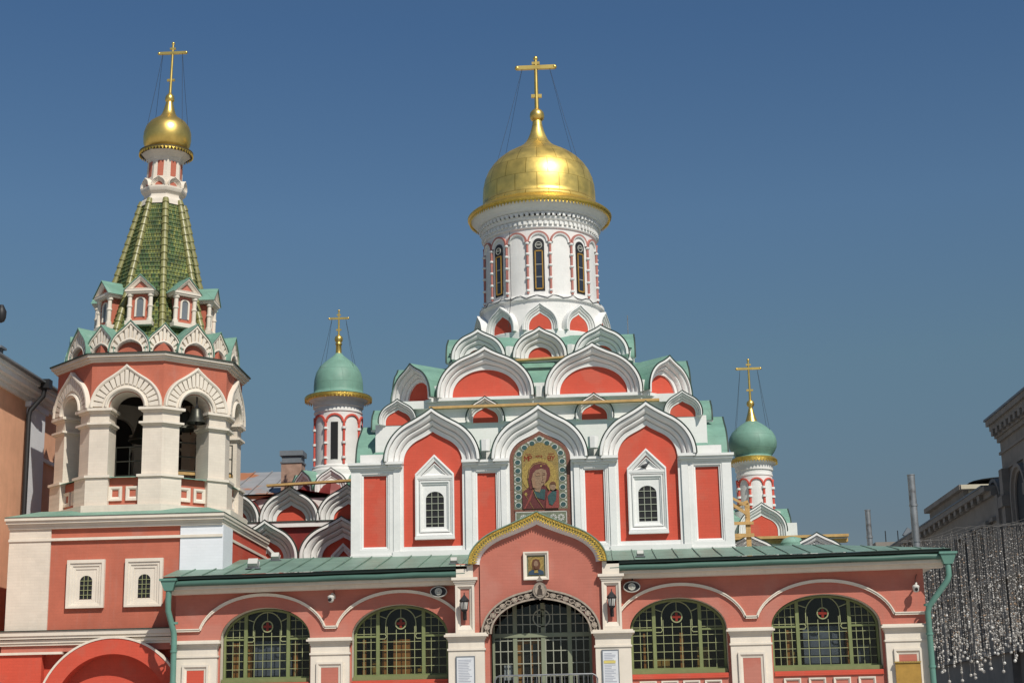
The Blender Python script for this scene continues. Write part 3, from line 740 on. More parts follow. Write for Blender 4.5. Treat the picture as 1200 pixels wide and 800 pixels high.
# ceiling, floor and back of the interior
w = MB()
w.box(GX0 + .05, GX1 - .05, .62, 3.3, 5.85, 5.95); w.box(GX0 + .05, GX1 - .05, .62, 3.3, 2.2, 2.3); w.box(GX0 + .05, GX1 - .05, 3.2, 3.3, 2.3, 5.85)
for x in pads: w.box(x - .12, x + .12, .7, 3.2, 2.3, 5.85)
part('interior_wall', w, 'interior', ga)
# pilasters
def pilaster(x0, x1, zt, panel=True, boards=None, lower=False, yb=-.16, m='creamtrim'):
    mb = MB()
    mb.box(x0 + .05, x1 - .05, yb, .05, 2.2, 4.02)
    mb.box(x0 + .02, x1 - .02, yb - .035, .05, 4.02, 4.075); mb.box(x0 + .05, x1 - .05, yb, .05, 4.075, 4.29)
    mb.box(x0 + .03, x1 - .03, yb - .03, .05, 4.29, 4.345); mb.box(x0, x1, yb - .08, .05, 4.345, 4.40); mb.box(x0 - .06, x1 + .06, yb - .14, .05, 4.40, 4.455); mb.box(x0 - .02, x1 + .02, yb - .09, .05, 4.455, 4.50)
    p = part('pilaster', mb, m, ga)
    if panel:
        c = (x0 + x1) / 2; q = MB(); o = [(c - .38, 2.3), (c + .38, 2.3), (c + .38, 3.82), (c - .38, 3.82)]; i = [(c - .25, 2.4), (c + .25, 2.4), (c + .25, 3.66), (c - .25, 3.66)]
        moulding(q, o, i, [(0, yb + .02), (0, yb - .07), (.4, yb - .07), (.6, yb - .03), (1, yb - .015), (1, yb + .02)], closed=True, smooth=False)
        part('panel_frame', q, m, p)
        q = MB(); q.box(c - .255, c + .255, yb - .008, yb + .02, 2.395, 3.665); part('panel', q, 'pink' if x0 > -9.5 else 'red', p)
    return p
P = [(-10.57, -9.24), (-6.63, -5.42), (-2.62, -1.50), (1.52, 2.62), (5.34, 6.58), (9.68, 10.95)]
for k, (x0, x1) in enumerate(P): pilaster(x0, x1, 4.5, panel=k not in (2, 3), yb=-.16 if k not in (2, 3) else -.72)
# thin arched string moulding
q = MB()
def string(pts): q.pbar(pts, .075, (-.075, .03)); q.pbar([(x, z + .03) for x, z in pts], .03, (-.10, .03))
def hood(cx, hw, a0=0.0, a1=PI):
    return [(cx + hw * math.cos(a), 4.55 + 1.22 * math.sin(a)) for a in [a0 + (a1 - a0) * k / 26 for k in range(27)]]
al = math.asin((4.80 - 4.55) / 1.22)
string([(-10.57, 4.80), (-9.83 - .02, 4.80)] + hood(-8.02, 1.86, PI - al, al) + [(-6.2, 4.80), (-5.86, 4.80)] + hood(-4.02, 1.88, PI - al, R(24)))
part('string_moulding', q, 'creamtrim', ga); q = MB()
string(hood(4.02, 1.88, PI - R(24), al) + [(5.84, 4.80), (6.2, 4.80)] + hood(8.12, 1.98, PI - al, al) + [(10.05, 4.80), (10.95, 4.80)])
part('string_moulding', q, 'creamtrim', ga)
# sill strip and square panels under the windows
for (x0, x1) in wins:
    q = MB(); q.box(x0 + .02, x1 - .02, -.05, .02, 3.14, 3.19); q.box(x0 + .02, x1 - .02, -.035, .02, 3.193, 3.27); part('sill_band', q, 'red', ga)
    n = 4; sw = (x1 - x0 - .3) / n
    for k in range(n):
        cx = x0 + .15 + sw * (k + .5); o = [(cx - .24, 2.62), (cx + .24, 2.62), (cx + .24, 3.08), (cx - .24, 3.08)]; i = [(cx - .17, 2.69), (cx + .17, 2.69), (cx + .17, 3.01), (cx - .17, 3.01)]
        q = MB(); moulding(q, o, i, [(0, .02), (0, -.06), (.5, -.06), (1, -.02), (1, .02)], closed=True, smooth=False); s_ = part('square_panel', q, 'creamtrim', ga)
        q = MB(); q.box(cx - .17, cx + .17, -.012, .02, 2.69, 3.01); part('panel', q, 'pink', s_)

# arched windows
def arched_window(x0, x1, seed):
    cx, hw = (x0 + x1) / 2, (x1 - x0) / 2 - .02
    rise = .86; zb = 3.30; Y = .40; dd = (Y, Y + .07)
    A = lambda k: (cx + hw * k)
    f = MB()
    o = [(cx + px, SP + pz) for px, pz in arch(hw, rise, SP - zb, 28)]; i = [(cx + px, SP + pz) for px, pz in arch(hw - .065, rise - .06, SP - zb - .12, 28)]
    moulding(f, o, i, [(0, Y + .1), (0, Y - .03), (1, Y - .03), (1, Y + .1)], caps=False)
    f.box(x0 + .02, x1 - .02, Y - .28, Y + .1, zb - .015, zb + .10); f.box(x0 + .02, x1 - .02, Y - .06, Y + .1, zb + .1, zb + .15)
    zt = lambda x: SP + (rise - .05) * math.sqrt(max(0, 1 - ((x - cx) / hw) ** 2))
    mx0, mx1 = cx - hw * .50, cx + hw * .47
    for x in (mx0, mx1): f.box(x - .05, x + .05, Y - .035, Y + .09, zb + .14, zt(x) - .005)
    f.box(x0 + .08, mx0, Y - .02, Y + .08, SP - .028, SP + .028); f.box(mx1, x1 - .08, Y - .02, Y + .08, SP - .028, SP + .028)
    fr = part('window_frame', f, 'sage', ga)
    gl = MB()
    t = .017
    step = .232
    z = zb + .30
    rows = [zb + .145 + step * k for k in range(1, 6)]
    for zz in rows: gl.box(x0 + .08, x1 - .08, Y + .01, Y + .035, zz - t / 2, zz + t / 2)
    for s, (a, b_) in enumerate(((x0 + .09, mx0), (mx1, x1 - .09))):
        n = 3
        for k in range(1, n + (1 if hw > 1.4 else 0)):
            x = a + (b_ - a) * k / (n + (1 if hw > 1.4 else 0)); gl.box(x - t / 2, x + t / 2, Y + .008, Y + .033, zb + .14, zt(x) - .02)
        for zz in (SP + .28, SP + .52): 
            xe = hw * math.sqrt(max(0, 1 - ((zz - SP) / rise) ** 2)) - .06
            xa, xb = (max(a, cx - xe), b_) if s == 0 else (a, min(b_, cx + xe))
            if xb > xa: gl.box(xa, xb, Y + .01, Y + .035, zz - t / 2, zz + t / 2)
    cw = mx1 - mx0; ccx = (mx0 + mx1) / 2; cz = SP + .36
    for k in range(1, 5):
        x = mx0 + cw * k / 5; gl.box(x - t / 2, x + t / 2, Y + .008, Y + .033, zb + .14, SP + .28 if k in (1, 4) else cz - .17)
    ri = cw * .33
    gl.pbar([(ccx + ri * math.cos(a), cz + ri * 1.0 * math.sin(a)) for a in [PI * k / 14 for k in range(15)]] + [(ccx - ri, SP + .1)], .026, (Y, Y + .03)); gl.bar((ccx + ri, cz), (ccx + ri, SP + .1), .026, (Y, Y + .03))
    gl.pbar([(ccx + .155 * math.cos(PI * k / 8), cz + .155 * math.sin(PI * k / 8)) for k in range(16)], .034, (Y - .005, Y + .03), True)
    gl.box(ccx - t / 2, ccx + t / 2, Y + .008, Y + .033, cz + .16, min(zt(ccx) - .02, cz + ri))
    for a in (R(20), R(50), R(72), R(108), R(130), R(160)):
        r1 = ri; r2 = ri + .40
        p1 = (ccx + r1 * math.cos(a), cz + r1 * math.sin(a)); p2 = (ccx + r2 * math.cos(a), cz + r2 * math.sin(a))
        if p2[1] > zt(p2[0]) - .05: 
            u = max(.05, (zt(p2[0]) - .05 - p1[1]) / (p2[1] - p1[1])); p2 = (p1[0] + (p2[0] - p1[0]) * u, p1[1] + (p2[1] - p1[1]) * u)
        p2 = (max(mx0, min(mx1, p2[0])), p2[1]); gl.bar(p1, p2, .024, (Y + .005, Y + .032))
    for s in (-1, 1):
        ex = ccx + s * cw * .5
        gl.pbar([(ex, SP + .07), (ex - s * .20, SP + .07), (ex - s * .25, SP), (ex - s * .20, SP - .07), (ex, SP - .07)], .024, (Y + .002, Y + .031))
    part('window_grille', gl, 'lead', fr)
    st = MB(); st.box(ccx - .035, ccx + .035, Y + .0, Y + .03, cz - .125, cz + .125); st.box(ccx - .125, ccx + .125, Y - .003, Y + .027, cz - .035, cz + .035)
    part('cross_pane', st, 'stainred', fr)
    p = MB(); p.prism([(cx + px, SP + pz) for px, pz in arch(hw - .03, rise - .03, SP - zb, 28)], Y + .045, Y + .052); part('window_pane', p, 'glass', fr)
for k, (x0, x1) in enumerate(wins): arched_window(x0, x1, k)
# inner doors seen through the panes
q = MB(); q2 = MB()
for x, wd in ((-9.0, .16), (-8.62, .16), (-7.22, .12), (-5.2, .1), (-4.62, .12), (4.0, .1), (2.95, .06), (7.05, .16), (8.75, .18), (-4.3, .5)):
    q = MB(); q.box(x, x + wd, .66, .76, 2.3, 4.45); part('inner_door_post', q, 'woodorange', ga)
for x0, x1, zt in ((-8.4, -7.3, 4.5), (7.55, 8.7, 4.55), (-8.95, -8.75, 4.3), (9.1, 9.4, 4.0)):
    q2 = MB(); q2.box(x0, x1, .78, .84, 2.3, zt); part('inner_door_panel', q2, 'bluegrey', ga)

for x, z, w_, h_ in ((-5.0, 3.5, .5, .35), (-4.2, 3.4, .9, .22), (-3.5, 3.7, .3, .5), (3.2, 3.45, .5, .3), (4.5, 3.5, .35, .55), (7.0, 3.45, .3, .4), (-7.9, 3.4, .4, .2)):
    q = MB(); q.box(x, x + w_, .95, 1.15, z, z + h_); q.box(x - .04, x + w_ + .04, .93, 1.17, z - .05, z); part('shelf_icon', q, 'ochre', ga)
# eaves: soffit, gutter, sheet roof
def ebox(mb, x0, x1, y0, y1, z0, z1):
    mb.add([(x, y, z + EZ(x)) for z in (z0, z1) for x, y in ((x0, y0), (x1, y0), (x1, y1), (x0, y1))],
           [(0, 3, 2, 1), (4, 5, 6, 7), (0, 1, 5, 4), (1, 2, 6, 5), (2, 3, 7, 6), (3, 0, 4, 7)])
RX0, RX1 = -10.75, 11.62
PX0, PX1 = -2.02, 1.99
for a, b_ in ((RX0 + .12, PX0), (PX1, RX1 - .15)):
    q = MB(); ebox(q, a, b_, -.52, .06, 6.04, 6.13); ebox(q, a, b_, -.32, .06, 5.93, 6.037)
    if a > 0: ebox(q, RX1 - .55, RX1 - .15, .063, 3.4, 6.04, 6.13)
    part('eave_soffit', q, 'creamtrim', ga)
for a, b_ in ((RX0, PX0 - .06), (PX1 + .06, RX1)):
    n = 24; q = MB()
    ptsc = [(x, -.62, 6.205 + EZ(x) + .012 * math.sin(x * 3.1) * random.uniform(.3, 1)) for x in [a + (b_ - a) * k / n for k in range(n + 1)]]
    q.tube(ptsc, .085, 8)
    part('gutter', q, 'gutter', ga)
for a, b_ in ((RX0, PX0), (PX1, RX1)):
    q = MB(); ebox(q, a - .03, b_ + .03 * (a > 0), -.70, -.30, 6.325, 6.40); ebox(q, a, b_, -.5, .1, 6.135, 6.322); part('eave_shadow_board', q, 'drip', ga)  # near-black colour stands in for the shadow gap between roof edge and gutter
q = MB()
def roofz(y): return 6.405 + (7.10 - 6.30) * (y + .76) / 4.3
def rpt(x, y, dz=0): return (x, y, roofz(y) + EZ(x) * (1 - (y + .76) / 4.3) + dz)
q.add([rpt(RX0 - .05, -.76), rpt(PX0 + .1, -.76), rpt(PX0 + .1, 3.5), rpt(RX0 - .05, 3.5)], [(0, 1, 2, 3)])
q.add([rpt(PX0 + .1, 1.0), rpt(PX1 - .1, 1.0), rpt(PX1 - .1, 3.5), rpt(PX0 + .1, 3.5)], [(0, 1, 2, 3)])
q.add([rpt(PX1 - .1, -.76), rpt(RX1 + .05, -.76), rpt(8.6, 3.5), rpt(PX1 - .1, 3.5)], [(0, 1, 2, 3)])
q.add([rpt(RX1 + .05, -.76), (RX1 + .05, 3.6, 6.44 + EZ(11)), rpt(8.6, 3.5)], [(0, 1, 2)])
x = RX0 + .5
while x < RX1:                                       # standing seams
    if not (PX0 - .1 < x < PX1 + .1):
        yt = 3.48 if x < 8.6 else max(-.5, 3.48 - (x - 8.6) * 1.38)
        sk = .25 if x > 0 else -.12
        a = rpt(x, -.74); c = rpt(x - sk * 0, yt)
        q.add([(a[0] - .012, a[1], a[2]), (a[0] + .012, a[1], a[2]), (a[0] + .012, a[1], a[2] + .03), (a[0] - .012, a[1], a[2] + .03), (c[0] - .012, c[1], c[2]), (c[0] + .012, c[1], c[2]), (c[0] + .012, c[1], c[2] + .03), (c[0] - .012, c[1], c[2] + .03)],
              [(0, 1, 2, 3), (0, 4, 7, 3), (1, 2, 6, 5), (3, 2, 6, 7), (4, 5, 6, 7)])
    x += .62
part('roof', q, 'greenroof', ga)
# downpipes
def downpipe(pts, hopper):
    q = MB(); q.tube(pts, .085, 10)
    x, y, z = hopper
    q.add([(x - .22, y - .16, z + .16), (x + .22, y - .16, z + .16), (x + .22, y + .16, z + .16), (x - .22, y + .16, z + .16), (x - .12, y - .1, z - .12), (x + .12, y - .1, z - .12), (x + .12, y + .1, z - .12), (x - .12, y + .1, z - .12)],
          [(0, 1, 2, 3), (0, 1, 5, 4), (1, 2, 6, 5), (2, 3, 7, 6), (3, 0, 4, 7)])
    q.box(x - .25, x + .25, y - .19, y + .19, z + .16, z + .22)
    p = part('downpipe', q, 'pipe', ga)
    c = MB()
    for pz in (5.0, 4.2, 3.3, 2.2): 
        c.lathe([(.088, pz - .03), (.105, pz - .03), (.105, pz + .03), (.088, pz + .03)], 10, (pts[-1][0], pts[-1][1]))
    part('pipe_collar', c, 'pipe', p)
downpipe([(-10.62, -.62, 6.0), (-10.64, -.6, 5.6), (-10.66, -.5, 5.35), (-10.52, -.36, 4.75), (-10.50, -.36, 4.6), (-10.50, -.36, 0)], (-10.62, -.62, 6.02))
downpipe([(11.54, -.62, 6.1), (11.54, -.62, 5.78), (11.50, -.6, 5.66), (10.98, -.42, 4.98), (10.93, -.36, 4.8), (10.93, -.36, 0)], (11.54, -.62, 6.22))

# ---- gabled porch
pw = MB()
PY = -.60
Ag = shift(ogee(1.66, 1.11, 0), 0, 6.42)
cxd = .05; hwd = 1.42; zsd = 4.5; risd = 1.0
Ad = [(cxd + px, zsd + pz) for px, pz in arch(hwd, risd, 0, 32)]
A2 = resample(Ag, 32)
n = len(Ad)
pw.strip([(x, PY, z) for x, z in Ad], [(x, PY, z) for x, z in A2])
pw.add([(1.66, PY, 4.5), (1.66, PY, 6.42), (cxd + hwd, PY, zsd), (cxd + hwd, PY, 4.5)], [(0, 1, 2, 3)])
pw.add([(-1.66, PY, 4.5), (-1.66, PY, 6.42), (cxd - hwd, PY, zsd), (cxd - hwd, PY, 4.5)], [(0, 1, 2, 3)])
jamb = [(cxd + hwd, 2.2)] + Ad + [(cxd - hwd, 2.2)]
pw.strip([(x, PY, z) for x, z in jamb], [(x, PY + 1.15, z) for x, z in jamb])
for s in (-1, 1): pw.box(s * 2.0 - .34, s * 2.0 + .31, PY + .02, .3, 4.5, 6.46)
pw.box(-2.3, cxd - hwd, PY + .06, .3, 2.2, 4.5); pw.box(cxd + hwd, 2.3, PY + .06, .3, 2.2, 4.5)
porch = part('porch_wall', pw, 'pink', ga)
q = MB()                                             # soffit barrel of the gable
Ao = shift(ogee(1.97, 1.44, .0), 0, 6.42); Ai = shift(ogee(1.80, 1.27, .0), 0, 6.42)
def Y_(p, y): return [(x, y, z) for x, z in p]
q.strip(Y_(Ai, -.84), Y_(Ag, PY + .0), smooth=True); q.strip(Y_(Ag, PY + .0), Y_(Ag, PY + .1), smooth=True)
part('porch_soffit', q, 'trim', porch)
q = MB(); q.strip(Y_(Ai, -.84), Y_(Ao, -.84)); q.strip(Y_(Ao, -.84), Y_(Ao, -.70), smooth=True)
ro = resample(Ai, 58); rr = resample(shift(ogee(1.70, 1.175), 0, 6.42), 58); mid = resample(shift(ogee(1.885, 1.355), 0, 6.42), 58); mid2 = resample(shift(ogee(1.93, 1.40), 0, 6.42), 58); mid1 = resample(shift(ogee(1.84, 1.31), 0, 6.42), 58)
for k in range(58):
    a, b_ = ro[k], ro[k + 1]; t = ((rr[k][0] + rr[k + 1][0]) / 2, (rr[k][1] + rr[k + 1][1]) / 2)
    q.add([(a[0], -.85, a[1]), (b_[0], -.85, b_[1]), (t[0], -.85, t[1]), (a[0], -.83, a[1]), (b_[0], -.83, b_[1]), (t[0], -.83, t[1])], [(0, 1, 2), (5, 4, 3), (0, 2, 5, 3), (1, 4, 5, 2)])
    m1, m2 = mid[k], mid[k + 1]; q.prism([(m1[0] + (m2[0] - m1[0]) * .2, m1[1] + (m2[1] - m1[1]) * .2), (m1[0] + (m2[0] - m1[0]) * .8, m1[1] + (m2[1] - m1[1]) * .8), (mid2[k + 1][0], mid2[k + 1][1]), (mid2[k][0], mid2[k][1])], -.868, -.835)
gt = part('porch_gable_trim', q, 'goldtrim', porch)
q = MB()
for k in range(58):
    m1, m2 = mid1[k], mid1[k + 1]; c = ((m1[0] + m2[0]) / 2, (m1[1] + m2[1]) / 2); q.prism(ell(c[0], c[1], .022, .022, 6), -.846, -.838)
part('pierced_hole', q, 'drip', gt)
q = MB(); Ae = shift(ogee(2.0, 1.475), 0, 6.42)
q.strip(Y_(Ao, -.875), Y_(Ae, -.875)); q.strip(Y_(Ae, -.875), Y_(Ae, 2.2), smooth=True); q.strip(Y_(Ao, -.70), Y_(Ao, 2.2), smooth=True)
part('porch_roof', q, 'greenroof', porch)
for s in (-1, 1):                                     # upper pilasters with lamp panels
    q = MB(); c = s * 2.07 + (-.02 if s < 0 else .0)
    o = [(c - .27, 4.5), (c + .27, 4.5), (c + .27, 5.87), (c - .27, 5.87)]; i = [(c - .13, 4.72), (c + .13, 4.72), (c + .13, 5.74), (c - .13, 5.74)]
    moulding(q, o, i, [(0, .0), (0, PY - .10), (.45, PY - .10), (.5, PY - .07), (.75, PY - .05), (1, PY - .03), (1, PY + .05)], closed=True, smooth=False)
    q.box(c - .29, c + .29, PY - .12, .3, 5.873, 5.92); q.box(c - .32, c + .32, PY - .15, .3, 5.923, 5.98); q.box(c - .37, c + .37, PY - .19, .3, 5.983, 6.06)
    q.box(c - .24, c + .24, PY - .10, .3, 6.063, 6.42)
    p = part('porch_pilaster', q, 'creamtrim', porch)
    r = MB(); r.box(c - .14, c + .14, PY - .012, PY + .015, 4.71, 5.75); part('panel', r, 'pink', p)
# carved door arch
q = MB()
o = [(cxd + px, 4.46 + pz) for px, pz in ogee(1.68, 1.28, .0, e=.93, a1=R(74), tip=.02)]; i = [(cxd + px, 4.46 + pz) for px, pz in ogee(1.40, .96, .0, e=.97, a1=R(74), tip=.02)]
moulding(q, o, i, [(0, PY + .02), (0, PY - .12), (.10, PY - .13), (.14, PY - .09), (.86, PY - .09), (.9, PY - .13), (1, PY - .12), (1, PY + .02)])
arc = part('door_arch', q, 'carvedark', porch)
q = MB(); q.pbar(lerp2(o, i, .05), .05, (PY - .145, PY - .125)); q.pbar(lerp2(o, i, .95), .05, (PY - .145, PY - .125))
mid = resample(lerp2(o, i, .5), 44); oo = resample(lerp2(o, i, .22), 44); ii = resample(lerp2(o, i, .78), 44)
for k in range(44):
    if k % 4 == 0: q.pbar([oo[k], mid[k + 1], ii[k + 2], mid[k + 3], oo[min(k + 4, 44)]], .035, (PY - .112, PY - .085)); q.pbar([ii[k], mid[k + 1], oo[k + 2], mid[k + 3], ii[min(k + 4, 44)]], .035, (PY - .112, PY - .085))
    if k % 4 == 2: q.prism(ell(mid[k][0], mid[k][1], .05, .05, 10), PY - .118, PY - .09)
part('carved_tracery', q, 'carved', arc)
q = MB()
for k in (6, 14, 30, 38): q.prism([oo[k - 1], oo[k + 1], ii[k + 1], ii[k - 1]], PY - .100, PY - .085)
part('red_inlay', q, 'maroon', arc)
q = MB(); mz = 5.64
q.prism(ell(cxd, mz, .20, .225, 26), PY - .20, PY - .09); q.prism([(cxd - .10, 5.90), (cxd + .10, 5.90), (cxd + .03, 6.0), (cxd, 6.08), (cxd - .03, 6.0)], PY - .18, PY - .09); q.prism([(cxd - .10, 5.46), (cxd + .10, 5.46), (cxd, 5.36)], PY - .18, PY - .09)
md = part('medallion', q, 'carvedmid', arc)
q = MB(); q.prism(ell(cxd, mz, .14, .165, 24), PY - .215, PY - .195); part('medallion_face', q, 'carved', md)
q = MB()                                              # small robed figure relief on the medallion
q.prism([(cxd - .08, mz - .13), (cxd + .08, mz - .13), (cxd + .055, mz + .03), (cxd, mz + .06), (cxd - .055, mz + .03)], PY - .228, PY - .21); q.prism(ell(cxd, mz + .10, .045, .055, 12), PY - .228, PY - .21)
part('medallion_figure', q, 'carvedark', md)
# glazed doors in the porch
q = MB(); Yd = PY + .62
for x in (-1.36, -.72, .08, .84, 1.45): q.box(x - (.06 if x != .08 else .055), x + .06, Yd, Yd + .1, 2.25, 5.35 if abs(x) < 1.2 else 4.75)
q.box(-1.4, 1.48, Yd - .02, Yd + .1, 4.38, 4.50); q.box(-1.4, 1.48, Yd - .01, Yd + .1, 2.75, 2.85)
dr = part('door', q, 'doorgreen', porch)
q = MB()
for k in range(1, 13):
    x = -1.36 + 2.81 * k / 13; q.box(x - .013, x + .013, Yd + .03, Yd + .06, 2.3, 5.3)
for z in (3.0, 3.3, 3.65, 4.0, 4.3, 4.75, 5.02): q.box(-1.38, 1.46, Yd + .028, Yd + .058, z - .013, z + .013)
q.pbar([(cxd + .24 * math.cos(PI * k / 10), 4.92 + .24 * math.sin(PI * k / 10)) for k in range(20)], .035, (Yd - .0, Yd + .05), True)
q.bar((cxd, 4.75), (cxd, 5.1), .03, (Yd, Yd + .05)); q.bar((cxd - .13, 4.98), (cxd + .13, 4.98), .03, (Yd, Yd + .05))
part('door_grille', q, 'doorlead', dr)
q = MB(); q.prism([(cxd + px, zsd + pz) for px, pz in arch(hwd, risd, zsd - 2.3, 28)], Yd + .075, Yd + .082); part('door_pane', q, 'glass', dr)
q = MB(); q.box(-.66, .02, Yd + .12, Yd + .18, 2.3, 4.36); part('inner_door', q, 'woodorange', dr)
q = MB(); q.box(-.50, -.29, Yd + .10, Yd + .14, 2.5, 4.2); q.box(-.22, -.09, Yd + .10, Yd + .14, 2.5, 4.2); part('inner_door_panel', q, 'dark', dr)
q = MB(); q.box(-1.05, -.82, Yd + .15, Yd + .16, 3.2, 3.62); part('notice', q, 'paper', dr)
q = MB(); q.box(-3.2, 3.2, -.70, 3.2, 2.12, 2.2); part('porch_floor', q, 'paving', porch)

# ================================================================== BELL TOWER
TC = Vector((-12.7, 4.3, 0))
bt = thing('bell_tower', 'octagonal bell tower with green tiled spire, red arches and small gold dome', 'bell tower', TC)
TX0, TX1, TY0, TY1 = -15.92, -9.50, 1.0, 7.5
q = MB(); q.box(TX0, TX1, TY0, TY1, 4.95, 7.98); part('wall', q, 'redfaded', bt)
q = MB(); q.box(TX1 - .4, TX1 + .012, TY0 + .9, TY1, 5.0, 7.97); part('side_wall', q, 'red', bt, label='freshly painted bright red side wall')
q = MB(); q.box(TX0 - .03, TX0 + 1.24, TY0 - .06, TY0 + .6, 4.955, 7.98); part('corner_pilaster', q, 'cream', bt)
q = MB(); q.box(TX1 - 1.24, TX1 + .06, TY0 - .06, TY0 + 1.2, 4.955, 7.98); part('corner_pilaster', q, 'bluewhite', bt, label='newly painted white corner pilaster')
def ring(mb, e, z0, z1, x0=TX0, x1=TX1, y0=TY0, y1=TY1): mb.box(x0 - e * .4, x1 + e * .4, y0 - e, y1 + e * .4, z0, z1)
q = MB(); ring(q, .10, 7.62, 7.70); part('string_course', q, 'creamtrim', bt)
q = MB(); ring(q, .12, 7.983, 8.06); ring(q, .16, 8.063, 8.13); ring(q, .24, 8.133, 8.22); ring(q, .30, 8.223, 8.32); part('cornice', q, 'creamtrim', bt)
q = MB()
a = [(TX0 - .14, TY0 - .33, 8.33), (TX1 + .14, TY0 - .33, 8.33), (TX1 + .14, TY1 + .14, 8.33), (TX0 - .14, TY1 + .14, 8.33)]
c = [(TC.x + sx * 2.6, TC.y + sy * 2.6, 8.62) for sx, sy in ((-1, -1), (1, -1), (1, 1), (-1, 1))]
q.strip(a, c, True); q.poly(a); q.poly(c); part('skirt_roof', q, 'green', bt)
# lower storey with a blind arch
ax, az, ao, ai = -12.6, 2.51, 2.17, 1.72
q = MB()
q.box(TX0 - .12, TX1 + .08, TY0 + .18, TY1, 0, 4.45)
q.box(TX0 - .12, ax - ao, TY0 - .10, TY0 + .18, 0, 4.30)
Ap = [(ax + ai * math.cos(PI * k / 40), az + ai * math.sin(PI * k / 40)) for k in range(41)]; Bp = [(ax + ao * math.cos(PI * k / 40), az + ao * math.sin(PI * k / 40)) for k in range(41)]
yy = TY0 - .32
q.strip(Y_(Ap, yy), Y_(Bp, yy)); q.strip(Y_(Ap, yy), Y_(Ap, TY0 + .19)); q.strip(Y_(Bp, yy), Y_(Bp, TY0 + .19), smooth=True)
for s in (-1, 1):
    xa, xb = sorted((ax + s * ai, ax + s * ao)); q.box(xa, xb, yy, TY0 + .19, 0, az)
q.box(ax + ao, TX1 + .05, TY0 - .10, TY0 + .18, 0, 4.30)
part('lower_wall', q, 'red', bt, label='bright red lower wall with a blind arch')
q = MB(); Cp = [(ax + (ao + .06) * math.cos(PI * k / 40), az + (ao + .06) * math.sin(PI * k / 40)) for k in range(41)]
q.strip(Y_(Bp, yy - .02), Y_(Cp, yy - .02), smooth=True); q.strip(Y_(Cp, yy - .02), Y_(Cp, TY0 - .1), smooth=True); q.strip(Y_(Bp, yy - .02), Y_(Bp, yy + .03), smooth=True); part('arch_moulding', q, 'creamtrim', bt)
q = MB(); q.box(TX0 - .14, TX1 + .1, TY0 - .14, TY1, 4.53, 4.60); q.box(TX0 - .17, TX1 + .12, TY0 - .18, TY1, 4.603, 4.70); q.box(TX0 - .24, TX1 + .2, TY0 - .25, TY1, 4.72, 4.80); q.box(TX0 - .28, TX1 + .25, TY0 - .29, TY1, 4.803, 4.94); q.box(TX0 - .15, ax - 1.55, TY0 - .17, TY1, 4.27, 4.34)
part('middle_cornice', q, 'creamtrim', bt)
q = MB(); q.box(TX0 - .10, TX1 + .05, TY0 - .07, TY1, 4.345, 4.53); part('frieze', q, 'pink', bt)
q = MB(); q.box(TX0 - .33, TX1 + .29, TY0 - .33, TY1, 4.943, 4.965); part('cornice_flashing', q, 'drip', bt)
for wx in (-13.56, -11.80):
    q = MB()
    o = [(wx - .57, 5.60), (wx + .57, 5.60), (wx + .57, 7.03), (wx - .57, 7.03)]; i = [(wx - .20, 5.86), (wx + .20, 5.86), (wx + .20, 6.62), (wx - .20, 6.62)]
    moulding(q, o, i, [(0, TY0 + .05), (0, TY0 - .12), (.24, TY0 - .12), (.26, TY0 - .085), (.45, TY0 - .08), (.48, TY0 - .05), (.68, TY0 - .045), (.70, TY0 - .022), (1, TY0 - .02), (1, TY0 + .12)], closed=True, smooth=False)
    av = shift(arch(.185, .165, .53, 14), wx, 6.40); q.strip([(x, TY0 - .02, z) for x, z in av], [(wx + (.21 if x > wx else -.21) if k in (0, 1, len(av) - 2, len(av) - 1) else max(wx - .21, min(wx + .21, wx + (x - wx) * 1.5)), TY0 - .02, z if k in (0, len(av) - 1) else 6.63) for k, (x, z) in enumerate(av)])
    sp = part('window_surround', q, 'creamtrim', bt)
    q = MB(); q.prism([(wx + x, 6.40 + z) for x, z in arch(.185, .165, .53, 12)], TY0 - .012, TY0 + .05); part('window_pane', q, 'dark', sp)
    q = MB()
    for x in (-.06, .06): q.box(wx + x - .008, wx + x + .008, TY0 - .032, TY0 - .014, 5.87, 6.55)
    for z in (5.98, 6.12, 6.26, 6.4): q.box(wx - .18, wx + .18, TY0 - .035, TY0 - .014, z, z + .016)
    part('window_grille', q, 'lead', sp)
# octagon: eight piers wrapped round the corners, openings between them
RI = 2.74; TN = math.tan(PI / 8)
def octring(r): return [(TC.x + r / math.cos(PI / 8) * math.sin(PI / 8 + k * PI / 4), TC.y - r / math.cos(PI / 8) * math.cos(PI / 8 + k * PI / 4)) for k in range(8)]
def octslab(mb, r, z0, z1): mb.prismz(octring(r)[::1], z0, z1)
def pier(mb, k, hw, e, z0, z1, dep=.75):
    """corner pier: wraps hw metres along both faces from corner k, standing e proud"""
    M = T(TC) @ RZ(k * PI / 4 + PI / 8)
    rc = (RI + e) / math.cos(PI / 8)
    cpt = Vector((0, -rc)); d1 = Vector((math.cos(PI / 8), math.sin(PI / 8))); d2 = Vector((-math.cos(PI / 8), math.sin(PI / 8)))
    L = hw + e * TN
    n1 = Vector((math.sin(PI / 8) * -1, math.cos(PI / 8))); n2 = Vector((math.sin(PI / 8), math.cos(PI / 8)))
    ri = (RI - dep) / math.cos(PI / 8)
    p = [cpt, cpt + d1 * L, cpt + d1 * L + n1 * (dep + e), Vector((0, -ri)), cpt + d2 * L + n2 * (dep + e), cpt + d2 * L]
    sv = mb.M; mb.M = M; mb.prismz([tuple(x) for x in p], z0, z1); mb.M = sv
hwp = .605
base = MB(); octslab(base, RI + .24, 8.40, 8.72); part('plinth', base, 'cream', bt)
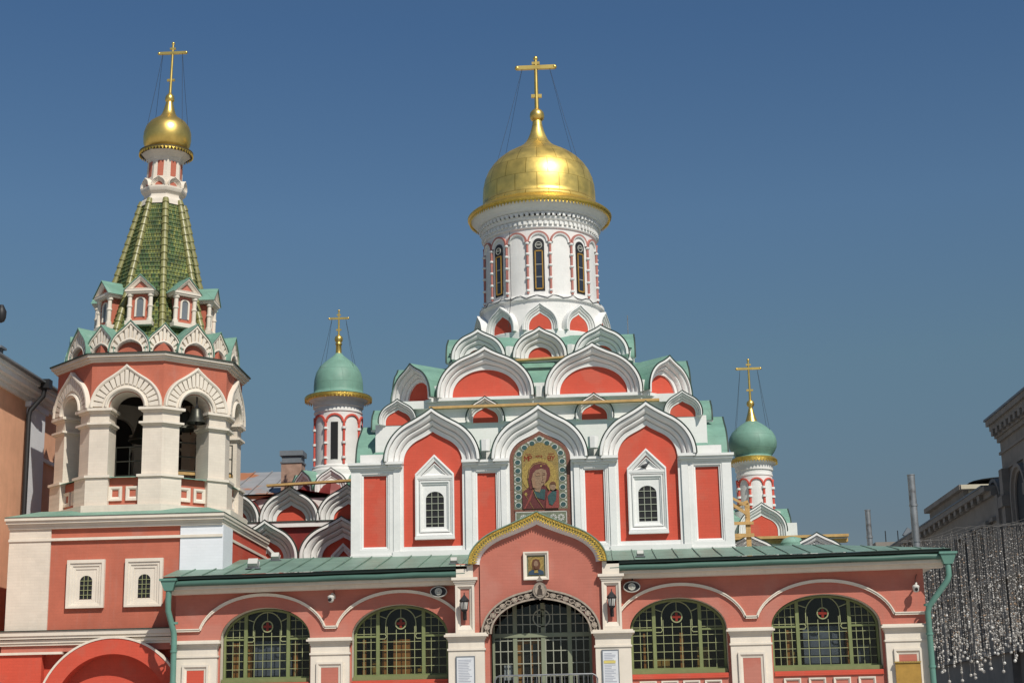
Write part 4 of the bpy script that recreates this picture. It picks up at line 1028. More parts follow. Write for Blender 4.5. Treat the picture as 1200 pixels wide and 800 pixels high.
for k in range(8):
    q = MB(); pier(q, k, hwp + .06, .10, 8.72, 9.58); pier(q, k, hwp, 0, 9.58, 11.20); pier(q, k, hwp, 0, 11.30, 11.62)
    part('pier', q, 'cream', bt)
    q = MB(); pier(q, k, hwp + .11, .16, 9.583, 9.66); part('pier_base', q, 'creamtrim', bt)
    q = MB(); pier(q, k, hwp + .04, .05, 11.20, 11.245); pier(q, k, hwp + .10, .12, 11.247, 11.31); pier(q, k, hwp + .05, .05, 11.62, 11.675); pier(q, k, hwp + .12, .14, 11.678, 11.76)
    part('pier_capital', q, 'creamtrim', bt)
    # face between piers: parapet, red upper wall with an arched hole, keel arch
    M = T(TC) @ RZ(k * PI / 4) @ T((0, -RI, 0))
    fw2 = RI * TN; ow = fw2 - hwp
    q = MB(); q.box(-ow - .05, ow + .05, .08, .4, 8.72, 9.60); pp = part('parapet', q, 'redfaded', bt, M)
    q = MB()
    for s in (-.27, .27):
        o = [(s - .21, 8.88), (s + .21, 8.88), (s + .21, 9.32), (s - .21, 9.32)]; i = [(s - .10, 9.0), (s + .10, 9.0), (s + .10, 9.22), (s - .10, 9.22)]
        moulding(q, o, i, [(0, .1), (0, .02), (.6, .02), (1, .05), (1, .1)], closed=True, smooth=False)
    part('parapet_panel', q, 'creamtrim', pp, M)
    q = MB(); q.add([(-ow - .12, -.10, 9.60), (ow + .12, -.10, 9.60), (ow + .12, .55, 9.70), (-ow - .12, .55, 9.70), (-ow - .12, -.10, 9.575), (ow + .12, -.10, 9.575)], [(0, 1, 2, 3), (0, 1, 5, 4)]); part('sill', q, 'green', pp, M)
    q = MB(); Aw = [(x, 11.76 + z) for x, z in arch(ow, .50, 0, 20)]
    q.strip(Y_(Aw, 0), [(x, 0, 13.25) for x, z in Aw]); q.add([(-fw2, 0, 11.76), (-ow, 0, 11.76), (-ow, 0, 13.25), (-fw2, 0, 13.25)], [(0, 1, 2, 3)]); q.add([(ow, 0, 11.76), (fw2, 0, 11.76), (fw2, 0, 13.25), (ow, 0, 13.25)], [(0, 1, 2, 3)])
    up = part('upper_wall', q, 'redfaded', bt, M)
    q = MB(); q.strip(Y_(Aw, -.02), Y_(Aw, .75), smooth=True); q.add([(-fw2 * .7, .75, 11.76), (-ow, .75, 11.76), (-ow, .75, 13.2), (-fw2 * .7, .75, 13.2)], [(0, 1, 2, 3)]); q.add([(fw2 * .7, .75, 11.76), (ow, .75, 11.76), (ow, .75, 13.2), (fw2 * .7, .75, 13.2)], [(0, 1, 2, 3)]); q.strip(Y_(Aw, .75), [(x, .75, 13.2) for x, z in Aw])
    part('arch_reveal', q, 'cream', up, M)
    q = MB(); o = shift(ogee(fw2 - .01, 1.34, 0, e=.80, a1=R(58)), 0, 11.78); m1 = shift(ogee(fw2 - .10, 1.22, 0, e=.80, a1=R(58)), 0, 11.78); m2 = shift(arch(ow + .13, .62, 0, 32), 0, 11.78); m2 = resample(m2, 64); m3 = resample(shift(arch(ow + .02, .52, 0, 32), 0, 11.765), 64)
    o, m1 = resample(o, 64), resample(m1, 64)
    moulding(q, o, m1, [(0, .02), (0, -.15), (.5, -.16), (1, -.13), (1, -.04)], smooth=True, caps=True)
    moulding(q, m1, m2, [(0, -.04), (1, -.04)], smooth=True, caps=False)
    moulding(q, m2, m3, [(0, -.03), (0, -.14), (.35, -.17), (.65, -.15), (.7, -.10), (1, -.08), (1, .05)], smooth=True, caps=True)
    nb = 17
    for j in range(nb):
        t0 = int(64 * (j + .14) / nb); t0f = 64 * (j + .06) / nb; t1f = 64 * (j + .84) / nb
        def at(p, t): i0 = min(int(t), 63); u = t - i0; return (p[i0][0] + (p[i0 + 1][0] - p[i0][0]) * u, p[i0][1] + (p[i0 + 1][1] - p[i0][1]) * u)
        def mixp(a, b_, u): return (a[0] + (b_[0] - a[0]) * u, a[1] + (b_[1] - a[1]) * u)
        A0, A1, B0, B1 = at(m1, t0f), at(m1, t1f), at(m2, t0f), at(m2, t1f)
        q.prism([mixp(A0, B0, -.02), mixp(A1, B1, -.02), mixp(A1, B1, .80), mixp(A0, B0, .80)], -.115, -.03)
    moulding(q, lerp2(m1, m2, .74), lerp2(m1, m2, 1.0), [(0, -.03), (0, -.085), (1, -.085), (1, -.03)], smooth=True, caps=False)
    part('keel_arch', q, 'creamtrim', up, M)
    if k in (3, 4, 5):
        q = MB(); q.box(-ow, ow, .5, .6, 9.6, 12.3); part('rear_blank', q, 'interior', bt, M)  # added solid dark panel, closes unseen rear openings to keep the belfry dim
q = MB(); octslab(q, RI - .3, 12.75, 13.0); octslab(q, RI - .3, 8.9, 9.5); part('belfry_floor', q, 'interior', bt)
q = MB(); octslab(q, RI + .07, 13.22, 13.28); octslab(q, RI + .14, 13.283, 13.36); octslab(q, RI + .22, 13.363, 13.44); part('octagon_cornice', q, 'creamtrim', bt)
q = MB(); octslab(q, RI + .27, 13.443, 13.475); part('cornice_flashing', q, 'drip', bt)
q = MB(); octslab(q, RI - .32, 13.47, 13.98); part('gable_drum', q, 'redfaded', bt)
for k in range(16):
    big = k % 2 == 0
    rr_ = RI - .16 if big else (RI - .16) / math.cos(PI / 8) - .28
    M = T(TC) @ RZ(k * PI / 8) @ T((0, -rr_, 13.475))
    q = MB(); wv = .63 if big else .54; hv = .98 if big else .92
    o = resample(ogee(wv, hv, .10, e=.77), 40); m2 = resample(shift(arch(.40 if big else .31, .32 if big else .27, .02, 20), 0, 0), 40); m1 = lerp2(o, m2, .14); m3 = lerp2(o, m2, .80)
    moulding(q, o, m1, [(0, .3), (0, -.13), (1, -.14), (1, -.05)], z=.10, caps=False); moulding(q, m1, m3, [(0, -.05), (1, -.05)], z=.10, caps=False); moulding(q, m3, m2, [(0, -.05), (0, -.12), (.5, -.13), (1, -.08), (1, .15)], z=.10, caps=False)
    nb = 11
    for j in range(nb):
        t0, t1 = 40 * (j + .15) / nb, 40 * (j + .75) / nb
        def at(p, t): i0 = min(int(t), 39); u = t - i0; return (p[i0][0] + (p[i0 + 1][0] - p[i0][0]) * u, p[i0][1] + (p[i0 + 1][1] - p[i0][1]) * u + .10)
        q.prism([at(m1, t0), at(m1, t1), at(m3, t1), at(m3, t0)], -.11, -.04)
    gb = part('crown_arch', q, 'creamtrim', bt, M)
    q = MB(); q.prism(shift(arch(.42 if big else .33, .34 if big else .29, .10, 20), 0, .10), .05, .2); part('tympanum', q, 'redfaded', gb, M)
    q = MB(); oo2 = [(x, z + .10) for x, z in ogee(wv + .015, hv + .01, .0, e=.77)]; o3 = [(x, z + .10) for x, z in ogee(wv + .04, hv + .035, .0, e=.77)]
    q.strip(Y_(oo2, -.17), Y_(o3, -.17)); q.strip(Y_(o3, -.17), [(x * (.75 if big else .8), .75, z - .05) for x, z in o3]); q.strip(Y_(oo2, -.17), Y_(oo2, .75)); part('crown_arch_roof', q, 'green', gb, M)
# tiled tent spire: overlapping courses
def tr(z): return 1.98 - (z - 13.6) * .2345 + max(0, 16.0 - z) * .05
q = MB(); zc = 13.6
while zc < 19.25:
    z1 = min(zc + .15, 19.3); a = octring(tr(zc) * .955 + .028); c = octring(tr(z1) * .955)
    A = [(x, y, zc) for x, y in a]; B = [(x, y, z1) for x, y in c]; C0 = [(x, y, zc) for x, y in octring(tr(zc) * .955)]
    q.strip(A, B, True); q.strip(C0, A, True); zc = z1
part('spire', q, 'tile', bt)
for k in range(8):
    q = MB(); ang = PI / 8 + k * PI / 4; zc = 13.7
    while zc < 19.2:
        z1 = min(zc + .27, 19.25); ra, rb_ = tr(zc) * .955 / math.cos(PI / 8) + .03, tr(z1) * .955 / math.cos(PI / 8) + .01
        pa = (TC.x + ra * math.sin(ang), TC.y - ra * math.cos(ang), zc); pb = (TC.x + rb_ * math.sin(ang), TC.y - rb_ * math.cos(ang), z1 + .03)
        q.tube([pa, pb], [.125, .10], 8); zc = z1
    part('spire_ridge', q, 'rib', bt)
for k in range(8):                                    # dormers
    M = T(TC) @ RZ(k * PI / 4) @ T((0, -1.86, 14.62)) @ Matrix.Scale(.84, 4) @ T((0, 0, -14.5))
    q = MB(); q.box(-.34, .34, .04, 1.2, 14.55, 15.72); dm = part('dormer', q, 'redfaded', bt, M)
    q = MB(); q.box(-.52, .52, -.14, .3, 14.50, 14.66)
    for s in (-1, 1):
        q.lathe([(.12, 14.66), (.12, 14.76), (.085, 14.78), (.085, 15.20), (.11, 15.22), (.11, 15.28), (.085, 15.30), (.08, 15.62), (.12, 15.64), (.12, 15.74)], 10, (s * .40, -.01))
    q.box(-.54, .54, -.15, .6, 15.74, 15.80); q.box(-.58, .58, -.19, .6, 15.803, 15.88)
    o = [(-.58, 15.883), (.58, 15.883), (0, 16.42)]; i = [(-.30, 15.95), (.30, 15.95), (0, 16.23)]
    moulding(q, o, i, [(0, .3), (0, -.19), (.3, -.20), (.5, -.15), (1, -.09), (1, .1)], closed=True, smooth=False)
    oo3 = shift(arch(.20, .16, .62, 12), 0, 15.46); ii3 = shift(arch(.13, .12, .60, 12), 0, 15.46)
    moulding(q, oo3, ii3, [(0, .1), (0, -.01), (1, -.01), (1, .1)])
    part('dormer_frame', q, 'creamtrim', dm, M)
    q = MB(); q.prism([(-.26, 15.96), (.26, 15.96), (0, 16.2)], -.04, .2); part('dormer_pediment', q, 'redfaded', dm, M)
    q = MB(); q.prism(shift(arch(.14, .13, .62, 12), 0, 15.46), .025, .06); part('dormer_window', q, 'slate', dm, M)
    q = MB()
    q.add([(-.64, -.23, 15.85), (0, -.23, 16.47), (.64, -.23, 15.85), (-.64, 1.0, 15.85), (0, 1.4, 16.47), (.64, 1.0, 15.85), (-.64, -.23, 15.81), (0, -.23, 16.43), (.64, -.23, 15.81)], [(0, 1, 4, 3), (1, 2, 5, 4), (0, 1, 7, 6), (1, 2, 8, 7)]); part('dormer_roof', q, 'green', dm, M)
# lantern neck, dome, cross
q = MB()
def octl(prof): q.loft([[(x, y, z) for x, y in octring(r)] for r, z in prof], True)
octl([(.70, 19.12), (.67, 19.28), (.60, 19.40), (.585, 19.48), (.61, 19.52), (.67, 19.58), (.69, 19.62), (.71, 19.68), (.71, 19.74), (.60, 19.77), (.565, 19.82), (.54, 20.72), (.56, 20.75), (.58, 20.82), (.63, 20.88), (.71, 20.95), (.79, 21.02)])
nk = part('lantern', q, 'cream', bt)
for k in range(8):
    M = T(TC) @ RZ(k * PI / 4) @ T((0, -.548, 0))
    q = MB(); q.box(-.10, .10, -.012, .1, 20.12, 20.66); part('red_niche', q, 'redfaded', nk, M)
    M = T(TC) @ RZ(k * PI / 4) @ T((0, -.60, 19.78))
    gable(nk, M, .24, .29, .13, .13, leg=.03, depth=.02, proj=.3, roof=None, wallm='creamtrim', tymp='redfaded', nm='lantern_gable')
q = MB(); q.lathe([(.80, 21.18), (.90, 21.22), (.90, 21.30), (.80, 21.34), (.66, 21.36)], 32, (TC.x, TC.y)); part('dome_rim', q, 'darkgold', bt)
q = MB()
for k in range(48):
    q.M = T(TC) @ RZ(2 * PI * k / 48) @ T((0, -.88, 0)); q.prism([(-.05, 21.24), (.05, 21.24), (0, 21.14)], -.025, .0)
q.M = Matrix()
part('rim_fringe', q, 'goldtrim', bt)
q = MB(); q.lathe([(.62, 21.35), (.70, 21.42), (.78, 21.6), (.80, 21.8), (.79, 22.0), (.73, 22.2), (.60, 22.38), (.44, 22.5), (.32, 22.58), (.245, 22.68), (.20, 22.8), (.15, 23.0), (.11, 23.15)], 40, (TC.x, TC.y), True, False)
dm2 = part('dome', q, 'goldleaf', bt)
q = MB(); q.lathe([(.01, 23.08), (.10, 23.11), (.155, 23.2), (.16, 23.27), (.14, 23.36), (.08, 23.43), (.04, 23.5)], 18, (TC.x, TC.y), True, False); part('orb', q, 'goldleaf', dm2)
cross(dm2, T((TC.x, TC.y, 23.45)), 1.85, .47, .045, 1.50, wires=.75, wirez=-1.3)
# the slender top leans a touch, as in the photograph
for o_ in [o for o in bpy.data.objects if o.type == 'MESH' and (o.parent == bt or (o.parent and o.parent.parent == bt) or (o.parent and o.parent.parent and o.parent.parent.parent == bt))]:
    Mw = WM[o_.name]; Mi = Mw.inverted()
    for v in o_.data.vertices:
        w_ = Mw @ v.co
        if w_.z > 13.5:
            w_.x += .030 * (w_.z - 13.5)
            if w_.z > 21.05: w_.z -= .19
            v.co = Mi @ w_
# fittings inside the belfry
q = MB()
for k in range(8):
    pass
M = T(TC)
def rail(name, label, a, b_, z):
    t = thing(name, label, 'railing', ((a[0] + b_[0]) / 2, (a[1] + b_[1]) / 2, z))
    r = MB()
    for h in (.0, .45, .9): r.tube([(a[0], a[1], z + h), (b_[0], b_[1], z + h)], .022, 6)
    for u in (0, .5, 1): 
        x, y = a[0] + (b_[0] - a[0]) * u, a[1] + (b_[1] - a[1]) * u; r.tube([(x, y, z - .1), (x, y, z + .92)], .022, 6)
    part('rail', r, 'bronze', t)
    r = MB(); r.add([(a[0], a[1], z - .12), (b_[0], b_[1], z - .12), (b_[0], b_[1] + .2, z - .12), (a[0], a[1] + .2, z - .12), (a[0], a[1], z - .02), (b_[0], b_[1], z - .02), (b_[0], b_[1] + .2, z - .02), (a[0], a[1] + .2, z - .02)], [(0, 1, 2, 3), (4, 5, 6, 7), (0, 1, 5, 4), (1, 2, 6, 5), (2, 3, 7, 6), (3, 0, 4, 7)])
    part('platform', r, 'plank', t)
rail('railing', 'ringing platform railing inside the right-hand front belfry opening', (-11.5, 3.0), (-9.9, 3.9), 10.0)
rail('railing', 'sloping dark stair rail inside the left-hand front belfry opening', (-13.2, 2.3), (-12.3, 2.2), 9.75)
def bell(x, y, z, s, label):
    t = thing('bell', label, 'bell', (x, y, z - s), group='bells hanging in the belfry')
    q = MB(); q.lathe([(.02, z), (.28 * s, z - .02 * s), (.36 * s, z - .12 * s), (.42 * s, z - .45 * s), (.52 * s, z - .75 * s), (.68 * s, z - .95 * s), (.70 * s, z - s), (.60 * s, z - s)], 20, (x, y), True, False); part('bell_body', q, 'bronze', t)
    q = MB(); q.tube([(x, y, z - .02), (x, y, 12.76)], .03, 6); q.box(x - .1 * s, x + .1 * s, y - .05, y + .05, z - .02, z + .14 * s); part('hanger', q, 'iron', t)
    q = MB(); q.tube([(x, y, z - .3 * s), (x, y, z - 1.08 * s)], [.02, .05], 6); part('clapper', q, 'iron', t)
bell(-10.75, 2.55, 11.88, .48, 'small dark bell hanging in the right belfry arch, the nearer one')
bell(-11.35, 3.25, 11.95, .62, 'dark bell behind the central pier in the right belfry arch')
bell(-12.6, 3.6, 11.9, .85, 'large bell deep inside the left belfry arch')

# ================================================================== SIDE CHAPELS
def chapel_drum(parent, c, r, z0, z1, nar, mred, win=True):
    q = MB(); q.lathe([(r * 1.22, z0 - .5), (r * 1.16, z0 + .0), (r * 1.10, z0 + .06), (r * 1.10, z0 + .14), (r * 1.0, z0 + .2), (r, z1 - .55), (r * 1.04, z1 - .52), (r * 1.04, z1 - .46), (r * 1.01, z1 - .44), (r * 1.01, z1 - .32), (r * 1.08, z1 - .30), (r * 1.08, z1 - .24), (r * 1.10, z1 - .12), (r * 1.2, z1 - .04), (r * 1.3, z1)], 36, (c[0], c[1]))
    dr_ = part('drum', q, 'white', parent)
    q = MB(); aw_ = PI * r / nar; k2 = MB(); zz = z1 - .62 - aw_ * .9
    for k in range(nar):
        a0 = 2 * PI * (k + .0) / nar
        f_ = lambda x, z, rr2: (c[0] + rr2 * math.sin(a0 + x / r), c[1] - rr2 * math.cos(a0 + x / r), z)
        o = arch(aw_ * .99, aw_ * .9, 0, 10); i = arch(aw_ * .78, aw_ * .70, 0, 10)
        q.loft([[f_(x, zz + z, r - .02) for x, z in o], [f_(x, zz + z, r + .05) for x, z in o], [f_(x, zz + z, r + .05) for x, z in i], [f_(x, zz + z, r - .02) for x, z in i]])
        a1 = a0 + PI / nar; p = (c[0] + (r + .02) * math.sin(a1), c[1] - (r + .02) * math.cos(a1))
        q.tube([(p[0], p[1], z0 + .2), (p[0], p[1], zz)], .05, 6)
        for u in (.15, .5, .85): zt_ = z0 + .2 + (zz - z0 - .2) * u; k2.lathe([(.02, zt_ - .05), (.085, zt_ - .04), (.085, zt_ + .04), (.02, zt_ + .05)], 8, p)
        if win and k % 2 == 0:
            M = T((c[0], c[1], 0)) @ RZ(a0) @ T((0, -r, 0)); w_ = MB(); w_.box(-.13, .13, -.015, .06, z0 + .38, zz - .02); wd = part('drum_window', w_, 'dark', dr_, M)
            w_ = MB()
            for u in range(4): w_.box(-.13, .13, -.03, -.016, z0 + .5 + u * .2, z0 + .52 + u * .2)
    part('arcade', q, mred, dr_); part('colonnette_ring', k2, 'trim', dr_)
    return dr_
# ---- left chapel
LC = (-7.77, 12.0)
lc = thing('chapel', 'left side chapel with dark red roof and small green dome beside the bell tower', 'chapel', (-7.8, 10, 0))
q = MB(); q.box(-11.2, -6.1, 8.8, 15, 0, 9.0); q.box(-11.0, -6.1, 9.0, 15, 9.0, 9.9); part('wall', q, 'white', lc)
q = MB(); q.box(-11.3, -6.02, 8.25, 8.9, 8.80, 8.97); part('cornice', q, 'trim', lc)
q = MB(); q.box(-11.3, -6.02, 8.21, 8.9, 8.973, 9.01); part('cornice_flashing', q, 'drip', lc)
q = MB()
for k in range(1):
    vv = [(x, z) for x, z in ogee(2.6, 1.2, e=.9)]
    q.strip([(-8.6 + x, 8.8, 9.0 + z) for x, z in vv], [(-8.6 + x, 13.5, 9.0 + z) for x, z in vv], smooth=True)
q.add([(-11.3, 8.42, 7.0), (-6.02, 8.42, 7.0), (-6.02, 8.42, 8.8), (-11.3, 8.42, 8.8)], [(0, 1, 2, 3)])
part('roof', q, 'redroof', lc)
for x, z, wo, ho in ((-8.85, 9.05, 1.02, 1.16), (-6.85, 9.05, 1.02, 1.16), (-10.9, 9.05, 1.0, 1.16)):
    gable(lc, T((x, 8.65, z)), wo, ho, .52, .55, leg=.05, depth=1.6, proj=1.0, roof='redroof', nm='gable_arch')
for x, z, wo, ho in ((-9.62, 7.72, 1.12, 1.28), (-6.98, 7.72, 1.42, 1.34)):
    gable(lc, T((x, 8.4, z)), wo * 1.01, ho, wo * .52, ho * .52, leg=.9, depth=.5, proj=1.25, roof='redroof', nm='lower_gable_arch')
    q = MB(); o = [(x - .42, 7.0), (x + .42, 7.0), (x + .42, 7.78), (x, 8.2), (x - .42, 7.78)]; i = [(x - .22, 7.0), (x + .22, 7.0), (x + .22, 7.7), (x, 7.95), (x - .22, 7.7)]
    moulding(q, o, i, [(0, 8.4), (0, 8.22), (.4, 8.22), (.6, 8.28), (1, 8.32), (1, 8.4)], closed=True, smooth=False); q.box(x - .25, x + .25, 8.33, 8.4, 7.0, 7.75); part('window_surround', q, 'trim', lc)
    q = MB(); q.box(x - wo - .1, x - wo * .5, 7.85, 8.45, 6.78, 6.9); q.box(x + wo * .5, x + wo + .1, 7.85, 8.45, 6.78, 6.9); part('impost', q, 'trim', lc)
q = MB(); q.lathe([(1.5, 9.6), (1.5, 10.75), (1.3, 10.95), (1.15, 11.05)], 24, LC); part('drum_base', q, 'white', lc)
q = MB(); q.lathe([(2.0, 9.75), (1.72, 10.35), (1.50, 10.7)], 8, LC, smooth=False); part('drum_skirt_roof', q, 'redroof', lc)
for k in range(8): gable(lc, T((LC[0], LC[1], 10.45)) @ RZ(k * PI / 4) @ T((0, -1.38, 0)), .58, .72, .20, .25, leg=.3, depth=.5, proj=.5, roof='green', wallm='trim', tymp='redroof', nm='drum_gable_arch')
chapel_drum(lc, LC, .87, 11.25, 13.95, 8, 'redline')
q = MB(); q.lathe([(1.1, 13.92), (1.26, 13.97), (1.26, 14.05), (1.18, 14.10)], 40, LC)
for k in range(56):
    q.M = T((LC[0], LC[1], 0)) @ RZ(2 * PI * k / 56) @ T((0, -1.23, 0)); q.prism([(-.055, 13.99), (.055, 13.99), (0, 13.88)], -.02, .0)
q.M = Matrix(); part('dome_rim', q, 'goldtrim', lc)
q = MB(); q.lathe([(1.22, 14.09), (1.05, 14.16), (.93, 14.2), (.92, 14.3), (.92, 14.5), (.90, 14.75), (.84, 15.0), (.72, 15.22), (.55, 15.40), (.36, 15.55), (.20, 15.68), (.12, 15.78)], 36, LC, True, False); dl = part('dome', q, 'green', lc)
q = MB(); q.lathe([(.13, 15.72), (.115, 15.8), (.10, 16.1), (.13, 16.12), (.13, 16.16), (.09, 16.18), (.14, 16.25), (.16, 16.33), (.14, 16.42), (.06, 16.48)], 16, LC, True, False); part('finial', q, 'goldleaf', dl)
cross(dl, T((LC[0], LC[1], 16.42)), 1.02, .36, .035, .72, wires=.8, wirez=-1.35)
# ---- right chapel
RC = (7.72, 14.0)
rc = thing('chapel', 'right side chapel with bulbous green dome on a slim white drum', 'chapel', (7.8, 11, 0))
q = MB(); q.box(6.05, 10.0, 9.2, 15.5, 0, 7.9); part('wall', q, 'white', rc)
q = MB(); q.box(6.02, 10.3, 9.1, 9.5, 7.9, 8.02); part('cornice', q, 'plank', rc)
q = MB()
q.box(6.05, 9.9, 9.3, 15.4, 7.9, 8.0); part('roof', q, 'green', rc)
for x in (6.9, 9.15): gable(rc, T((x, 8.75, 7.22)), .98, .92, .5, .4, leg=.4, depth=1.3, proj=.8, roof='green', tymp='trim', nm='gable_arch')
q = MB(); q.lathe([(.42, 7.6), (.40, 7.85), (.30, 8.0), (.10, 8.06), (.01, 8.07)], 12, (8.35, 8.7)); part('vent_cowl', q, 'green', rc)
q = MB(); q.box(6.5, 9.0, 12.4, 15.4, 7.9, 9.0); q.lathe([(.95, 9.0), (.9, 9.6)], 24, RC); part('drum_base', q, 'white', rc)
for k in (-1, 0, 1, 2): gable(rc, T((RC[0], RC[1], 8.72)) @ RZ(k * PI / 2) @ T((0, -1.75 if k == 0 else -.95, 0)), .86, .98, .56, .56, leg=.3, depth=.9, proj=.5, nm='drum_gable_arch')
chapel_drum(rc, RC, .66, 9.5, 11.47, 8, 'redline', win=False)
q = MB(); q.lathe([(.78, 11.430), (.89, 11.490), (.89, 11.570), (.80, 11.660)], 40, RC)
for k in range(48):
    q.M = T((RC[0], RC[1], 0)) @ RZ(2 * PI * k / 48) @ T((0, -.87, 0)); q.prism([(-.05, 11.510), (.05, 11.510), (0, 11.410)], -.02, .0)
q.M = Matrix(); part('dome_rim', q, 'goldtrim', rc)
q = MB(); q.lathe([(.80, 11.630), (.68, 11.710), (.70, 11.760), (.80, 11.890), (.89, 12.070), (.91, 12.260), (.87, 12.460), (.76, 12.660), (.58, 12.830), (.40, 12.960), (.27, 13.040), (.2, 13.090)], 36, RC, True, False); drr = part('dome', q, 'green', rc)
q = MB(); q.lathe([(.26, 13.010), (.22, 13.110), (.15, 13.330), (.09, 13.560), (.07, 13.640), (.13, 13.690), (.15, 13.770), (.13, 13.850), (.05, 13.910)], 16, RC, True, False); part('finial', q, 'goldleaf', drr)
cross(drr, T((RC[0], RC[1], 13.860)), 1.62, .45, .042, 1.28, wires=.8, wirez=-1.3)

# ================================================================== THINGS ON THE CHURCH
def plank(label, a, b_, w=.16, h=.07, name='plank'):
    t = MB(); a, b_ = Vector(a), Vector(b_); d_ = (b_ - a); n = d_.normalized(); s = Vector((n.y, -n.x, 0)).normalized() * w; u = Vector((0, 0, h))
    P_ = [a - s, a + s, b_ + s, b_ - s]
    t.add([tuple(p) for p in P_] + [tuple(p + u) for p in P_], [(0, 3, 2, 1), (4, 5, 6, 7), (0, 1, 5, 4), (1, 2, 6, 5), (2, 3, 7, 6), (3, 0, 4, 7)])
    return tag(part(name, t, 'plank'), label, 'plank')
plank('long yellow timber beam lying along the ledge under the two widest red gables', (-3.55, 4.10, 11.93), (3.85, 4.10, 11.97), .10, .08)
plank('short rusty plank across the foot of the middle upper gable', (-.90, 5.75, 13.80), (.92, 5.75, 13.86), .12, .06)
plank('wooden plank laid across the red roof of the left chapel', (-9.6, 8.05, 10.18), (-6.2, 8.05, 10.30), .14, .07)
plank('timber beam along the ledge of the right chapel behind the scaffold', (6.35, 9.05, 8.03), (10.3, 9.05, 8.05), .18, .09)
sc = thing('timber_trestle', 'rough timber trestle standing beside the right corner of the white church', 'scaffold', (6.8, 8.0, 6.9))
q = MB(); q.box(6.74, 6.90, 7.95, 8.05, 6.4, 9.15); part('post', q, 'plank', sc)
q = MB(); q.box(6.2, 7.0, 7.88, 7.945, 8.0, 8.12); q.box(6.2, 7.0, 7.88, 7.945, 8.42, 8.52); part('crosspiece', q, 'plank', sc)
q = MB(); q.bar((6.25, 8.95), (6.85, 9.2), .10, (7.86, 7.94)); q.bar((6.25, 9.15), (6.82, 8.75), .10, (7.8, 7.855)); q.bar((6.3, 9.32), (6.88, 8.98), .08, (7.74, 7.79)); part('brace', q, 'plank', sc)
# aerial on the third tier
q = MB(); q.tube([(3.02, 7.6, 14.9), (3.02, 7.6, 15.75)], .015, 5); tag(part('aerial', q, 'galv'), 'thin metal aerial on the green roof right of the drum', 'aerial')

def oval_lamp(x, label):
    t = thing('floodlight', label, 'floodlight', (x, -.2, 5.72), group='oval floodlights under the eave')
    q = MB(); q.loft([[(x + a * math.cos(2 * PI * k / 24), y, 5.72 + b_ * math.sin(2 * PI * k / 24)) for k in range(24)] for a, b_, y in ((.20, .12, -.02), (.24, .155, -.08), (.245, .16, -.26), (.225, .14, -.27), (.215, .13, -.25))], True, True); part('housing', q, 'plastic', t)
    q = MB(); q.prism(ell(x, 5.72, .22, .135, 24), -.256, -.24); part('face', q, 'iron', t)
    q = MB(); q.lathe([(.01, 0), (.10, 0), (.10, .03), (.075, .05), (.01, .06)], 16); 
    q2 = MB(); q2.M = T((x, -.256, 5.72)) @ Matrix.Rotation(PI / 2, 4, 'X'); q2.lathe([(.105, 0), (.105, .03), (.08, .035), (.07, .02), (.01, .05)], 16); part('lens', q2, 'moswhite', t)
    q = MB(); q.tube([(x, -.12, 5.86), (x + .05, -.14, 6.02)], .02, 6); part('bracket', q, 'iron', t)
oval_lamp(-2.88, 'oval black floodlight left of the porch, cream rim and white lens')
oval_lamp(2.66, 'oval black floodlight right of the porch, cream rim and white lens')
def camera_(x, z, label):
    t = thing('security_camera', label, 'camera', (x, 0, z))
    q = MB(); q.M = T((x, -.30, z)); q.lathe([(.01, -.12), (.06, -.11), (.085, -.06), (.09, 0), (.10, .02), (.10, .06), (.06, .09), (.01, .10)], 14, (0, 0), True, False); part('housing', q, 'plastic', t)
    q = MB(); q.tube([(x, -.30, z + .09), (x + .03, -.26, z + .14), (x + .06, -.05, z + .10), (x + .06, .0, z + .02)], .028, 6); part('arm', q, 'plastic', t)
    q = MB(); q.tube([(x, -.40, z - .03), (x - .02, -.47, z - .06)], .045, 8); part('lens', q, 'iron', t)
    q = MB(); q.tube([(x + .06, -.02, z + .1), (x + .04, -.05, z + .25), (x + .1, -.03, z + .42)], .01, 4); part('cable', q, 'iron', t)
camera_(-5.98, 5.60, 'white security camera on the pink wall between the two left windows')
camera_(10.66, 5.48, 'white security camera at the right end of the pink wall')
def wall_lantern(x, label):
    t = thing('wall_lantern', label, 'lantern', (x, -.72, 5.2), group='lanterns on the porch pilasters'); c = (x, -.88)
    q = MB(); q.lathe([(.05, 5.08), (.09, 5.12), (.125, 5.36), (.14, 5.38), (.13, 5.42), (.06, 5.50), (.015, 5.56), (.012, 5.62)], 6, c, smooth=False); part('shade', q, 'iron', t)
    q = MB(); q.lathe([(.083, 5.14), (.118, 5.35)], 6, c, smooth=False); q2 = MB()
    for k in range(6):
        M = T((c[0], c[1], 0)) @ RZ(k * PI / 3 + PI / 6); q2.M = M; q2.add([(-.035, -.088, 5.15), (.035, -.088, 5.15), (.048, -.118, 5.34), (-.048, -.118, 5.34)], [(0, 1, 2, 3)])
    part('lamp_glass', q2, 'plastic', t)
    q = MB(); q.tube([(x, -.88, 5.10), (x, -.86, 4.98), (x, -.76, 4.92), (x, -.68, 4.98)], .02, 6); q.box(x - .05, x + .05, -.72, -.68, 4.86, 5.12); part('bracket', q, 'iron', t)
wall_lantern(-2.09, 'black wall lantern on the pilaster left of the porch')
wall_lantern(2.07, 'black wall lantern on the pilaster right of the porch')
